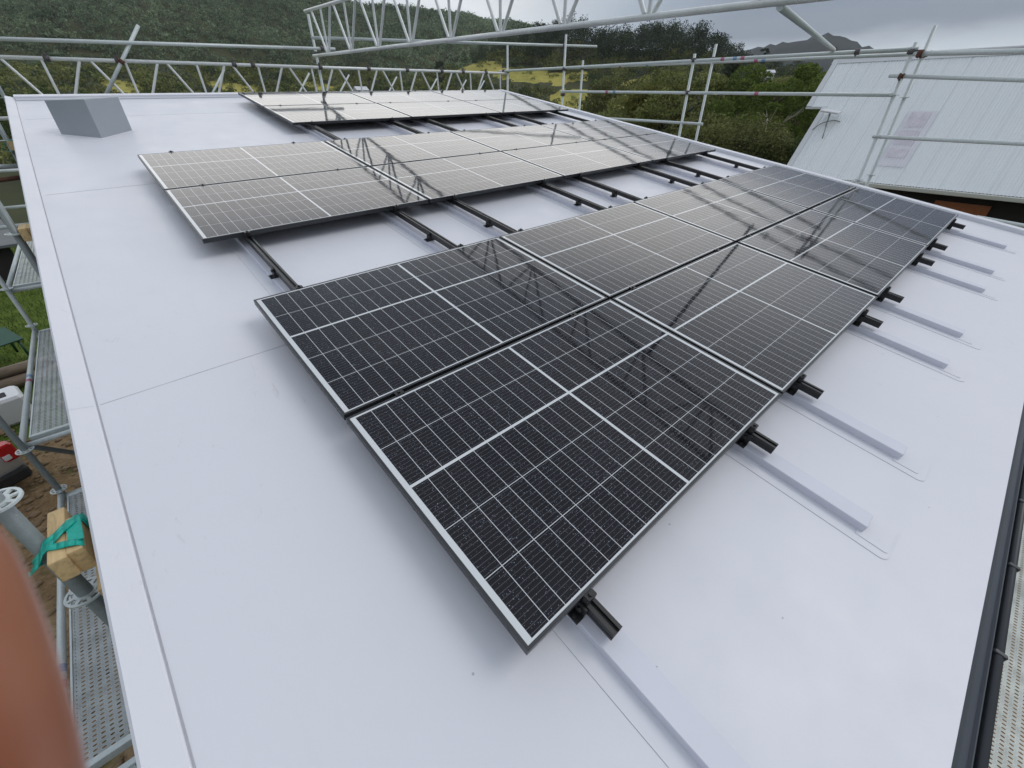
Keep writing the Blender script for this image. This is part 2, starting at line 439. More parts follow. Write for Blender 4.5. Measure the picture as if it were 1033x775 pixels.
# vent box: vertical walls, in world axes
RN = RM @ Vector((0, 0, 1))
vb = [Vector((-.51, 4.76, 0)), Vector((-.19, 4.48, 0)), Vector((.13, 4.78, 0)), Vector((-.19, 5.06, 0))]
inv = (Matrix.Translation(rw(0, 0, 0)) @ RM4).inverted()
b = MB(); lo = []; hi = []
for p, hh in zip(vb, (.315, .362, .333, .292)):
    zr = (ROOF-RN.x*p.x-RN.y*p.y)/RN.z
    lo.append(inv @ Vector((p.x, p.y, zr-.05))); hi.append(inv @ Vector((p.x, p.y, zr+hh)))
b.add(lo+hi, [(3, 2, 1, 0), (4, 5, 6, 7), (0, 1, 5, 4), (1, 2, 6, 5), (2, 3, 7, 6), (3, 0, 4, 7)])
b.build('vent_box', M['vent'], roof, .006)
b = MB(); cen = sum(vb, Vector())/4
vs = []
for zo, sc in ((.001, 1.16), (.004, 1.14)):
    for p in vb:
        q = cen+(p-cen)*sc; zr = (ROOF-RN.x*q.x-RN.y*q.y)/RN.z
        vs.append(inv @ Vector((q.x, q.y, zr+zo)))
b.add(vs, [(4, 5, 6, 7), (0, 1, 5, 4), (1, 2, 6, 5), (2, 3, 7, 6), (3, 0, 4, 7)]); b.build('vent_flashing', M['roof'], roof)
# gutter: trough, bead, brackets
prof = [(VF-.002, ROOF-.010), (VF-.030, ROOF-.034), (VF-.058, ROOF-.052), (VF-.064, ROOF-.044), (VF-.068, ROOF-.046), (VF-.064, ROOF-.060), (VF-.030, ROOF-.090), (VF-.004, ROOF-.10)]
b = MB(); b.prism(prof, UL-.02, UR+.03); gut = b.build('gutter', M['gutter'], house)
b = MB(); b.tube((UL-.02, VF-.092, ROOF-.060), (UR+.03, VF-.092, ROOF-.060), .0145, 12); b.build('gutter_bead', M['gutter_bead'], gut)
x = .335
while x < UR:
    b = MB(); b.bbox((x-.009, VF-.110, ROOF-.079), (x+.009, VF-.072, ROOF-.042), .004); b.build('gutter_bracket', M['gutter_bead'], gut)
    x += .48
# walls (vertical, in world axes)
b = MB()
cs = [rw(UL+.02, VF+.25, ROOF-.05), rw(UR-.1, VF+.25, ROOF-.05), rw(UR-.1, VB-.05, ROOF-.05), rw(UL+.02, VB-.05, ROOF-.05)]
vs = [inv @ p for p in cs]+[inv @ Vector((p.x, p.y, -5.6)) for p in cs]
b.add(vs, [(0, 1, 5, 4), (1, 2, 6, 5), (2, 3, 7, 6), (3, 0, 4, 7)]); b.build('wall', M['wall'], house)

# ------------------------------------------------------------------ scaffolding
TR = .0242
def rosette(p, r, parent):
    b = MB(); p = Vector(p); n = 24
    # flat ring with slots: outer ring, inner hub, spokes
    def annulus(r0, r1, z0, z1):
        vs = []
        for rr, zz in ((r0, z0), (r1, z0), (r1, z1), (r0, z1)):
            for i in range(n): vs.append((p.x+rr*math.cos(2*PI*i/n), p.y+rr*math.sin(2*PI*i/n), p.z+zz))
        fs = []
        for k in range(4):
            for i in range(n):
                j = (i+1) % n; k2 = (k+1) % 4; fs.append((k*n+i, k*n+j, k2*n+j, k2*n+i))
        b.add(vs, fs)
    annulus(r-.009, r, -.004, .004); annulus(.023, .034, -.0045, .0045)
    for k in range(8):
        a = 2*PI*k/8+.2; m = Matrix.Translation(p) @ Matrix.Rotation(a, 4, 'Z')
        b.box((.033, -.006, -.0035), (r-.008, .006, .0035), m)
    return b.build('rosette', M['galv'], parent)
def standard(x, y, z0, z1, label, ros=(), mat='galv', collar=()):
    r = thing('scaffold_standard', label, 'scaffold post', (x, y, z0), None, 'scaffold posts')
    b = MB(); b.tube((0, 0, 0), (0, 0, z1-z0), TR, 16); b.build('tube', M[mat], r)
    for z in ros: rosette((0, 0, z-z0), .062, r)
    for z in collar:
        c = MB(); c.tube((0, 0, z-z0-.03), (0, 0, z-z0+.03), .036, 10); c.bbox((-.02, -.055, z-z0-.022), (.035, .055, z-z0+.022), .006); c.build('coupler', M['coupler'], r)
    return r
def stube(p0, p1, label, mat='galv', coup=(), group='scaffold rails', band=(), r=TR, name='scaffold_tube', cat='scaffold tube'):
    p0 = Vector(p0); p1 = Vector(p1)
    t = thing(name, label, cat, p0, None, group)
    b = MB(); b.tube((0, 0, 0), p1-p0, r, 14); b.build('tube', M[mat], t)
    d = p1-p0
    for q in coup:
        c = MB(); pp = d*q; dd = d.normalized()
        c.tube(pp-dd*.03, pp+dd*.03, r*1.5, 10)
        s = dd.orthogonal().normalized(); c.tube(pp+s*.02, pp+s*.065, .012, 6)
        c.build('coupler', M['rust' if random.random() < .5 else 'coupler'], t)
    for q, colr in band:
        c = MB(); pp = d*q; dd = d.normalized(); c.tube(pp-dd*.032, pp+dd*.032, r*1.03, 14, cap=False); c.build('tape_band', M[colr], t)
    return t
M['tape_pink'] = plain('pink_tape', (.42, .12, .20), .5, 0, .5, 60)
M['tape_blue'] = plain('blue_tape', (.16, .30, .50), .5, 0, .5, 60)
GZ = -5.3
# left row (inner against the parapet, outer 0.75 m away)
LY = [-.83, 2.35, 5.40, 8.50]
rowname = ['nearest the camera', 'second back from the camera', 'third back from the camera', 'farthest back']
for i, y in enumerate(LY):
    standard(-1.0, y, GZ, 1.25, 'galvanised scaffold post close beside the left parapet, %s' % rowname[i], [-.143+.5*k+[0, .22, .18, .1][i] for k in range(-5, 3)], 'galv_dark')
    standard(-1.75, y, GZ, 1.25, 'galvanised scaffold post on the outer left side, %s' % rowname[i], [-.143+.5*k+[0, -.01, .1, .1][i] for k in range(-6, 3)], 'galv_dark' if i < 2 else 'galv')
DZ = [-2.19, -1.61, -1.06]
for i in range(3):
    y0, y1 = LY[i], LY[i+1]; z = DZ[i]
    bay = ['nearest bay', 'second bay', 'farthest bay'][i]
    stube((-1.75, y0+.03, z), (-1.75, y1-.03, z), 'grey ledger tube along the outer edge of the left walkway, %s' % bay, 'galv', (), 'left walkway ledgers', ((.45, 'tape_pink'), (.49, 'tape_blue')) if i == 1 else (((.32, 'tape_pink'), (.36, 'tape_blue')) if i == 0 else ()))
    if i: stube((-1.75, y0+.03, z+1.05), (-1.75, y1-.03, z+1.05), 'grey guard rail beside the left walkway, %s' % bay, 'galv', (), 'left walkway guard rails')
    for yy, e in ((y0+.045, 'near'), (y1-.045, 'far')):
        stube((-1.73, yy, z-.03), (-1.02, yy, z-.03), 'short grey transom at the %s end of the left walkway, %s' % (e, bay), 'galv', (), 'left walkway transoms')
for z, y, w in ((.28, 5.40, 'upper'), (-.35, 5.40, 'lower'), (-.02, 8.5, 'upper'), (-.55, 8.5, 'lower')):
    stube((-1.73, y, z), (-1.02, y, z), 'short grey %s cross tube between the left posts %s' % (w, 'third back' if y < 6 else 'farthest back'), 'galv', (), 'left cross tubes')
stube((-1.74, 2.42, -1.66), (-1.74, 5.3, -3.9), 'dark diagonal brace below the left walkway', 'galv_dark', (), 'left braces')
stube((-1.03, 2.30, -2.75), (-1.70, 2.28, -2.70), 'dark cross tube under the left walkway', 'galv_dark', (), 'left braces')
stube((-1.62, 5.34, .12), (-1.06, 5.30, .17), 'copper coloured tube poking out beside the left parapet', 'rust', (), None)
def plank(x0, y0, L, z, label, mat='plank', rotz=0, w=.318):
    r = thing('scaffold_plank', label, 'scaffold plank', (x0, y0, z), (0, 0, rotz), 'perforated steel planks')
    b = MB(); h = w/2
    m = None
    b.add([(-h+.012, 0, 0), (h-.012, 0, 0), (h-.012, L, 0), (-h+.012, L, 0)], [(0, 1, 2, 3)]); b.build('deck', M[mat], r)
    b = MB()
    for s in (-1, 1):
        a, c = sorted((s*(h-.011), s*h)); b.box((a, 0, -.06), (c, L, .006))
    b.build('side_channel', M['galv'], r)
    for ye, nm in ((-.004, 'end_cap'), (L-.036, 'end_cap')):
        b = MB(); b.bbox((-h+.012, ye, -.055), (h-.012, ye+.04, .0085), .004); b.build(nm, M['galv'], r)
    return r
for i in range(3):
    y0, y1 = LY[i]+.1, LY[i+1]-.1
    if i == 0: y0 = -.43
    bay = ['nearest bay', 'second bay', 'farthest bay'][i]
    for j, x in enumerate((-1.545, -1.215)):
        plank(x, y0, y1-y0, DZ[i]+.005, 'perforated steel plank of the left walkway, %s, %s' % (bay, 'outer side' if j == 0 else 'beside the wall'), 'plank_pale' if i == 2 else 'plank')
for j, x in enumerate((-1.545, -1.215)):
    plank(x, -3.52, 3.0, DZ[0]-.03, 'perforated steel plank at the front end of the left walkway, %s' % ('outer side' if j == 0 else 'beside the wall'))
stube((-1.75, -3.9, -2.19), (-1.75, -.86, -2.19), 'grey ledger tube beside the front end of the left walkway', 'galv', (), 'left walkway ledgers')
# front walkway under the gutter
for k in range(3):
    for j in range(3):
        plank(-.8+2.95*k, -3.60-.325*j, 2.9, -2.3, 'perforated steel plank below the gutter, %s from the wall, %s length' % (['first', 'second', 'third'][j], ['left', 'middle', 'right'][k]), 'plank_pale', -PI/2)
# timber packers strapped to the left posts
def packer(y, z, label, strap, x0=-.97):
    # two offcuts lying side by side between the post and the wall; y, z = middle of the upper face
    r = thing('timber_packer', label, 'timber block', (x0, y, z), None, 'timber packers')
    b = MB(); m = Matrix.Rotation(math.radians(2), 4, 'Z') @ Matrix.Rotation(math.radians(-3), 4, 'X'); b.bbox((0, -.15, -.090), (.047, .15, 0), .003, m); b.build('block', M['pine_y'], r)
    b = MB(); b.bbox((.050, -.135, -.095), (.092, .05, .006), .003); b.build('block', M['pine_y'], r)
    if strap:
        b = MB()
        def band(pts, w):
            pts = [Vector(p) for p in pts]
            for i in range(len(pts)-1):
                a, c = pts[i], pts[i+1]
                b.add([a+Vector((0, -w, 0)), c+Vector((0, -w, 0)), c+Vector((0, w, 0)), a+Vector((0, w, 0))], [(0, 1, 2, 3)], True)
        for o, dy, w in ((.001, 0, .022), (.004, -.026, .014), (.003, .022, .012)):
            band([(.0, .03, -.105), (-.045, .028, -.10), (-.062-o, .0+dy*.3, -.085), (-.058-o, -.035+dy, -.062), (-.030, -.055+dy, -.030), (-.002-o, -.050+dy, .004), (.022, -.030+dy*.6, .005+o), (.049, -.002+dy*.5, .010+o), (.080, .022+dy*.3, .010+o), (.0945+o, .026, .004), (.095+o, .028, -.06), (.06, .03, -.099)], w)
        for o, dx, w in ((.005, 0, .018), (.006, .012, .010)):
            b.add([Vector(p) for p in ((.070-w+dx, .035, .0075+o), (.070+w+dx, .030, .0075+o), (.078+w+dx, -.100, .0075+o), (.078-w+dx, -.095, .0075+o))], [(0, 1, 2, 3)])
            band([(.0, -.060, .002+o), (.030, -.078, .002+o), (.052, -.092, .008+o), (.078, -.104, .008+o), (.0955, -.112, .002)], .016)
        band([(-.060, -.04, -.066), (-.068, -.050, -.073), (-.074, -.056, -.070)], .010)
        o = b.build('strap', M['teal'], r)
        md = o.modifiers.new('solid', 'SOLIDIFY'); md.thickness = .002; md.offset = 1
    return r
M['pine_y'] = wood_mat('sawn_pine_offcut', (.60, .43, .22), 1)
packer(-.84, -.335, 'two pine blocks bound with teal strap to the near left post', True)
r_ = thing('timber_offcut', 'pale sawn board with brown end, tucked under the parapet edge near the strapped blocks', 'timber board', (-.862, -.98, -.42))
b = MB(); b.bbox((-.022, -.12, -.09), (.022, .16, 0), .003); b.build('board', M['pine_y'], r_)
packer(2.36, .12, 'pair of bare pine blocks on the second left post', False)
packer(5.35, .53, 'small pine blocks strapped at the third left post', True, -1.0)

# lattice (ladder) beams
def lattice(name, p0, p1, h, phase, step, label, mat='alu', coup=()):
    p0 = Vector(p0); p1 = Vector(p1); L = (p1-p0).length; d = (p1-p0)/L; up = Vector((0, 0, 1)); up = (up-d*up.dot(d)).normalized()
    r = thing(name, label, 'lattice beam', p0)
    for n, o in (('bottom_chord', 0), ('top_chord', h)):
        b = MB(); b.tube(up*o, d*L+up*o, TR, 14); b.build(n, M[mat], r)
    k = -1
    while True:
        s = phase+step*k; k += 1
        if s > L+step*.4: break
        for ds in (-.43, 0, .43):
            ts = s+ds*step
            bs = s+ds*.10
            if ts < .02 or ts > L-.02 or bs < .02 or bs > L-.02: continue
            b = MB(); b.tube(d*bs+up*.02, d*ts+up*(h-.02), .0185 if ds else .017, 10, cap=False); b.build('strut', M[mat], r)
    for q in coup:
        b = MB(); pp = d*(q*L)+up*h; b.tube(pp-d*.035, pp+d*.035, .037, 10); b.bbox((pp.x-.02, pp.y-.02, pp.z+.02), (pp.x+.02, pp.y+.02, pp.z+.075), .005); b.build('coupler', M['coupler'], r)
    return r
# back beam: bottom z .72, top 1.44..1.57
lattice('lattice_beam', (-1.6, 7.5, .70), (8.46, 7.5, .86), .70, .6+1.6, .953, 'white lattice beam along the far edge of the roof', 'alu', (.13, .21, .37, .40, .52, .62, .71, .80, .86, .93))
# overhead beam running towards the camera on the right of centre
lattice('lattice_beam', (3.54, 7.50, 1.655), (3.54, -4.3, 1.42), .64, 7.50-5.84, .953, 'white lattice beam crossing overhead from the far edge towards the camera', 'alu')
# second thin brace set behind the back beam
for k, x in enumerate((1.35, 2.9, 3.75, 4.9, 6.0, 6.9, 7.5)):
    stube((x, 8.2, .55), (x+.75, 8.2, 1.42), 'thin slanting brace behind the far lattice beam, number %d from the left' % (k+1), 'galv', (), 'slanting braces behind the far beam', (), .017)
stube((-1.7, 7.42, 1.57), (3.95, 7.42, 1.775), 'long grey tube above the far lattice beam', 'galv', (.955,), 'scaffold rails')
stube((.93, 7.44, 1.88), (.02, 7.44, .81), 'grey slanting tube crossing the far lattice beam behind the vent box', 'galv', (.43,), None)
standard(3.62, 7.57, GZ, 2.27, 'galvanised post carrying the end of the overhead beam', (), 'galv', (1.50, 1.70))
standard(8.46, 7.5, GZ, 2.15, 'galvanised post at the far right corner of the roof', (), 'galv', (1.6,))
# right side: inner and outer posts
RY = [-.81, 2.35, 5.49]
for i, y in enumerate(RY):
    w = ['nearest the camera', 'in the middle', 'farthest away'][i]
    standard(8.4, y, GZ, [1.60, 1.66, 2.17][i], 'inner galvanised post of the right side scaffold, %s' % w, [z for z in ((-.06, .52, 1.02) if i == 0 else ())], 'galv', ([1.5] if i == 0 else [1.57, 1.09]))
    standard(9.1, y+(.06 if i == 2 else 0), GZ, [1.83, 1.84, 1.76][i], 'outer galvanised post of the right side scaffold, %s' % w, [z for z in ((-.05, .5, 1.0) if i == 0 else ())], 'galv', ([1.5] if i == 0 else [1.62]))
stube((8.4, 7.75, 1.61), (8.4, -.86, 1.53), 'inner top guard rail along the right edge of the roof', 'galv', (.02, .92), 'right side rails', ((.69, 'tape_pink'), (.715, 'tape_blue'), (.73, 'tape_pink')))
stube((9.1, 7.9, 1.66), (9.1, -.7, 1.52), 'outer top guard rail along the right edge of the roof', 'galv', (), 'right side rails', ((.74, 'tape_pink'), (.755, 'tape_blue'), (.48, 'tape_blue'), (.40, 'tape_pink')))
stube((8.4, 5.55, 1.15), (8.4, -.83, 1.02), 'middle guard rail along the right edge of the roof', 'galv', (), 'right side rails', ((.21, 'tape_pink'), (.24, 'tape_blue'), (.70, 'tape_pink')))
stube((8.4, 4.1, .645), (8.4, 1.92, .60), 'low rail near the roof edge in the middle right bay', 'galv', (), 'right side rails')
stube((8.4, -.80, 1.48), (8.4, -4.2, 1.36), 'thick top rail of the near right bay', 'galv', (.03,), 'right side rails', (), .029)
stube((8.4, -.66, 1.245), (8.4, -4.2, 1.02), 'second rail of the near right bay, in front of the white roof', 'galv', (.04,), 'right side rails')
stube((8.4, -.76, .515), (8.4, -4.2, .49), 'third rail of the near right bay, crossing the skylight', 'galv', (), 'right side rails')
stube((8.4, -2.3, -.372), (8.4, -4.2, -.50), 'lowest rail of the near right bay, beside the roof edge', 'galv', (), 'right side rails')
stube((8.4, -.82, 1.50), (9.1, -.82, 1.50), 'short tube joining the near right posts', 'galv', (), 'right side rails')
stube((3.54, -.93, 1.46), (8.62, .19, 1.585), 'slanting tube from the overhead beam to the right guard rail', 'galv', (.97,), None)
stube((3.45, 7.2, 1.895), (9.25, 5.3, 2.005), 'long tube running from the overhead beam to the far right post', 'galv', (.86,), None)

# ------------------------------------------------------------------ neighbour's house
nb = thing('neighbour_house', 'neighbouring house with steep white corrugated iron roof and dark wall', 'house', (18.46, .19, -1.2))
ps = Vector((.69, 0, .7238)).normalized()
def corr(y0, y1, s0, s1, lap=True):
    vs = []; n = int(abs(y1-y0)/.0127); nn = Vector((-ps.z, 0, ps.x))
    for i in range(n+1):
        y = y0+(y1-y0)*i/n
        a = .0085*math.cos(2*PI*y/.0762)
        ph = (y % .762)
        if ph < .022: a -= .016
        for s in (s0, s1):
            p = ps*s+nn*a; vs.append((p.x, y, p.z))
    return vs, [(2*i, 2*i+1, 2*i+3, 2*i+2) for i in range(n)]
t = NT('corrugated_white_iron'); c = t.coord('Object')
n = t.noise(c, .6, 4); st = t.noise(t.scalev(c, (.6, 6, .6)), 1.0, 4)
t.set(color=t.mix(t.ramp(st, [(.4, 0.0), (.85, .22)]), t.mix(n, (.72, .755, .78), (.80, .825, .845)), (.62, .63, .65)), rough=.5, metal=0)
ly = t.math('FRACT', t.math('DIVIDE', t.math('ADD', t.sep(c)[1], 50*.54), .54))
lk = t.b.inputs['Base Color'].links[0].from_socket
t.set(color=t.mix(t.math('MULTIPLY', t.math('LESS_THAN', ly, .04), .26), lk, (.30, .31, .34)))
M['iron'] = t.m
b = MB(); v, f = corr(3.36, -12, 0, 4.93); b.add(v, f); v, f = corr(3.90, 3.36, 2.84, 4.93); b.add(v, f)
nroof = b.build('roof', M['iron'], nb)
rx, rz = ps.x*4.93, ps.z*4.93
b = MB(); b.add([(rx, 3.96, rz), (rx*2, 3.96, 0), (rx*2, -12, 0), (rx, -12, rz)], [(0, 1, 2, 3)]); b.build('far_slope', M['iron'], nroof)
b = MB(); b.tube((rx, 4.0, rz+.01), (rx, -12, rz+.01), .05, 10)
nn = Vector((-ps.z, 0, ps.x))
for s in (-1,): 
    q = [Vector((rx, 0, rz))+nn*.016, Vector((rx, 0, rz))-ps*.25+nn*.016]
    b.add([(q[0].x, 3.96, q[0].z), (q[1].x, 3.96, q[1].z), (q[1].x, -12, q[1].z), (q[0].x, -12, q[0].z)], [(0, 1, 2, 3)])
b.build('ridge_cap', M['white'], nroof)
def barge(s0, s1, y):
    b = MB(); a = ps*s0; c2 = ps*s1
    b.add([(p.x+n_.x, y+dy, p.z+n_.z) for p in (a, c2) for n_ in (nn*.03, nn*-.09) for dy in (-.14, .03)],
          [(0, 1, 5, 4), (2, 6, 7, 3), (0, 4, 6, 2), (1, 3, 7, 5), (0, 2, 3, 1), (4, 5, 7, 6)])
    return b
barge(0, 2.84, 3.36).build('barge_board', M['white'], nroof)
barge(2.84, 4.94, 3.90).build('barge_board', M['white'], nroof)
b = MB(); a = ps*2.84
b.box((a.x-.03, 3.40, a.z-.07), (a.x+.03, 3.93, a.z+.0)); b.build('barge_return', M['white'], nroof)
# eaves gutter and walls
b = MB(); b.box((-.13, -12, -.13), (.0, 3.45, -.012)); b.build('gutter', plain('cream_gutter', (.52, .53, .49), .5, 0, .06, 3), nb, .02)
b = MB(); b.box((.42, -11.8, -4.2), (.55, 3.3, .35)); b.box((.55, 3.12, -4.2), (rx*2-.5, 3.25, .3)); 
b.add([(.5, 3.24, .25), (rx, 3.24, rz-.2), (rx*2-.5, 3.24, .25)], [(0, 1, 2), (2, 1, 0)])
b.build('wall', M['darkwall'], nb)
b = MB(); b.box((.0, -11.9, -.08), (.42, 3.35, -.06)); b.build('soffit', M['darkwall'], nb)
# varnished timber window below the eave
wy0, wy1 = -1.17, -2.30
fr = MB()
for a, c2 in (((.36, wy1-.07, -.35), (.43, wy1, -1.3)), ((.36, wy0, -.35), (.43, wy0+.07, -1.3)), ((.36, wy1, -.35), (.43, wy0, -.42)), ((.36, wy1, -1.23), (.43, wy0, -1.3))):
    fr.box(tuple(map(min, a, c2)), tuple(map(max, a, c2)))
wf = fr.build('window', M['orange'], nb)
b = MB(); b.box((.385, wy1, -1.23), (.40, wy0, -.42)); b.build('blind', M['orange'], wf)
# translucent skylight sheets
def sky_strip(y0, y1, s0, s1, mat, lift):
    vs, f = corr(y0, y1, s0, s1); vs = [(p[0]+nn.x*lift, p[1], p[2]+nn.z*lift) for p in vs]
    b = MB(); b.add(vs, f); return b
t1 = plain('pale_translucent_sheet', (.70, .69, .75), .35, 0, .06, 2); t2 = plain('pinkish_skylight_pane', (.62, .585, .645), .3, 0, .3, 5)
sk = sky_strip(.80, .04, .62, 2.70, t1, .012).build('skylight', t1, nb)
for s0, s1 in ((2.08, 2.64), (1.42, 1.96), (.95, 1.28)): sky_strip(.70, .18, s0, s1, t2, .020).build('pane', t2, sk)
# satellite internet dish standing on the roof
dish = thing('satellite_dish', 'flat white satellite dish on dark legs near the white roof edge', 'satellite dish', (18.46+ps.x*2.02, 3.10, -1.2+ps.z*2.02))
b = MB(); b.tube((0, 0, .02), (0, 0, .42), .022, 10); b.build('mast', M['galv_dark'], dish)
for a in (20, 110, 200, 290):
    b = MB(); ca, sa = math.cos(math.radians(a))*.38, math.sin(math.radians(a))*.38
    b.path([(0, 0, .16), (ca*.5, sa*.5, .14+ca*.45), (ca, sa, ca*1.03+.03)], [.016, .016, .016], 6); b.build('leg', M['galv_dark'], dish)
b = MB(); m = Matrix.Translation((0, 0, .46)) @ Matrix.Rotation(math.radians(-8), 4, 'Y') @ Matrix.Rotation(math.radians(8), 4, 'X')
b.bbox((-.19, -.30, -.025), (.19, .30, .025), .02, m); b.build('antenna_plate', M['white'], dish)

# ------------------------------------------------------------------ terrain
def ip(x, xs, ys): return float(np.interp(x, xs, ys))
B1 = ([-180, -60, -30, -10, -.5, 5, 12, 20, 24, 27, 32, 37, 39, 42, 45, 50, 60, 70, 110, 180], [3, 3, 4.5, 6.8, 8.6, 9.6, 10, 9.4, 8.6, 7.95, 7.9, 8.0, 7.3, 6.9, 6.2, 5, 3, 1.2, 1, 3])
B2 = ([-180, -60, -10, 20, 25, 30, 35, 38, 40, 42, 48, 50, 54, 59, 62, 64, 66, 70, 80, 90, 180], [1.5, 1.5, 2.2, 2.6, 2.4, 2.5, 2.8, 3.6, 4.2, 4.7, 5.1, 4.6, 4.7, 4.8, 4.2, 3.5, 2.8, 2.2, 1.0, .6, 1.5])
def terr(bdeg, r):
    e1 = ip(bdeg, *B1); e2 = ip(bdeg, *B2); ez = CAM.z
    z300 = ez+math.tan(math.radians(e2))*300; z650 = ez+math.tan(math.radians(e1))*680
    rs = [0, 14, 30, 45, 90, 150, 200, 300, 380, 430, 680, 900, 1600]
    near = -5.0
    zs = [near, near, near-.6, near-1.4, -6.4, -4.2, -.4, z300, z300-3, max(z300+4, z300*.6+z650*.25), z650, z650*.75, z650*.3]
    z = ip(r, rs, zs)
    if r > 60:
        a = math.radians(bdeg)
        z += (math.sin(r*.031+a*9)*math.cos(a*23+r*.011))*min(1, (r-60)/150)*.006*r
    return z
def tpt(bdeg, r):
    a = math.radians(bdeg); return (CAM.x+math.sin(a)*r, CAM.y+math.cos(a)*r, terr(bdeg, r))
# paddocks: bearing span, elevation of the middle line at either end, half height (degrees seen from the roof)
FIELDS = [(32, 41, 3.75, 3.30, .55), (39.5, 48.5, 2.95, 2.25, .55), (47, 50.5, 2.3, 2.7, .4), (45.8, 57, .25, -.1, 1.15), (53, 57, 1.2, 2.2, .55), (3.4, 6.2, 1.4, .9, .5), (11, 16, 1.5, 1.0, .4), (19.5, 23, 1.6, 1.2, .35)]
def infield(bd, r, g=0):
    if r < 120 or r > 340: return False
    e = math.degrees(math.atan2(terr(bd, r)-CAM.z, r))
    for b0, b1, e0, e1, h in FIELDS:
        if b0 < bd < b1:
            f = (bd-b0)/(b1-b0); hh = h*min(1, 3.2*math.sqrt(max(0, f*(1-f))))
            if abs(e-(e0+(e1-e0)*f)) < hh: return True
    return False
def mk_terrain():
    bs = list(np.arange(-180, -20, 8.0))+list(np.arange(-20, 110, .5))+list(np.arange(110, 180, 8.0))
    rs = [0.5, 4, 8, 12, 16, 20, 25, 30, 38, 46, 56, 68]+list(np.arange(80, 340, 4.0))+list(np.arange(345, 700, 20.0))+[720, 760, 820, 900, 1050, 1300, 1600, 2200]
    vs = []; fl = []
    for b0 in bs:
        for r in rs:
            x, y, z = tpt(b0, min(r, 1600)) if r <= 1600 else (*[CAM.x+math.sin(math.radians(b0))*r, CAM.y+math.cos(math.radians(b0))*r], -6.0)
            vs.append((x, y, z)); fl.append(1.0 if infield(b0, r) else 0.0)
    nb_, nr = len(bs), len(rs); fs = []
    for i in range(nb_):
        j = (i+1) % nb_
        for k in range(nr-1):
            fs.append((i*nr+k, i*nr+k+1, j*nr+k+1, j*nr+k))
    c0 = len(vs); vs.append((CAM.x, CAM.y, -5.0)); fl.append(0)
    for i in range(nb_): fs.append((c0, i*nr, ((i+1) % nb_)*nr))
    me = bpy.data.meshes.new('terrain'); me.from_pydata(vs, [], fs)
    at = me.attributes.new('field', 'FLOAT', 'POINT'); at.data.foreach_set('value', fl)
    me.polygons.foreach_set('use_smooth', [True]*len(fs)); me.update()
    t = NT('grass_and_clay'); p = t.pos(); x, y, z = t.sep(p)
    fa = t.new('ShaderNodeAttribute', attribute_name='field').outputs['Fac']
    n1 = t.noise(p, .05, 5, .6); n2 = t.noise(p, 1.1, 5, .65); n3 = t.noise(p, 11, 6, .75)
    scrub = t.ramp(n1, [(.3, (.035, .045, .018)), (.55, (.06, .065, .03)), (.75, (.09, .08, .04))])
    field = t.ramp(t.math('ADD', t.math('MULTIPLY', n1, .5), t.math('MULTIPLY', t.noise(p, .35, 5, .7), .5)), [(.32, (.13, .14, .035)), (.46, (.33, .30, .075)), (.56, (.40, .35, .09)), (.68, (.30, .19, .07))])
    col = t.mix(t.math('GREATER_THAN', t.math('ADD', fa, t.math('MULTIPLY', t.math('SUBTRACT', t.noise(p, .11, 5, .7), .5), 1.9)), .55), scrub, field)
    grass = t.ramp(t.math('ADD', t.math('MULTIPLY', n2, .6), t.math('MULTIPLY', n3, .4)), [(.3, (.030, .055, .010)), (.5, (.085, .13, .020)), (.7, (.16, .20, .045))])
    clay = t.ramp(t.math('ADD', t.math('MULTIPLY', n2, .5), t.math('MULTIPLY', n3, .5)), [(.32, (.09, .060, .030)), (.5, (.25, .165, .088)), (.66, (.40, .29, .18))])
    # the clay yard round the house, lawn behind it
    dx = t.math('SUBTRACT', x, 2.0); dy = t.math('SUBTRACT', y, 0.0)
    d = t.math('ADD', t.math('POWER', t.math('DIVIDE', dx, 15.0), 2.0), t.math('POWER', t.math('DIVIDE', dy, 9.8), 2.0))
    d = t.math('ADD', d, t.math('MULTIPLY', t.math('SUBTRACT', n2, .5), .7))
    clay = t.mix(t.ramp(t.noise(p, .9, 4, .7), [(.56, 0.0), (.66, .75)]), clay, (.075, .095, .025))
    near = t.mix(t.math('LESS_THAN', d, 1.0), grass, clay)
    rr = t.math('ADD', t.math('POWER', t.math('DIVIDE', x, 45.0), 2.0), t.math('POWER', t.math('DIVIDE', y, 40.0), 2.0))
    t.set(color=t.mix(t.math('LESS_THAN', t.math('ADD', rr, t.math('MULTIPLY', n1, .4)), 1.0), col, near), rough=.95, spec=.15)
    t.bump(t.math('ADD', n2, t.math('MULTIPLY', n3, .5)), .6, .12)
    me.materials.append(t.m)
    o = bpy.data.objects.new('terrain', me); COL.objects.link(o); tag(o, 'ground: clay yard, lawn, yellow paddocks and bush covered hills', 'ground', None, 'structure')
mk_terrain()
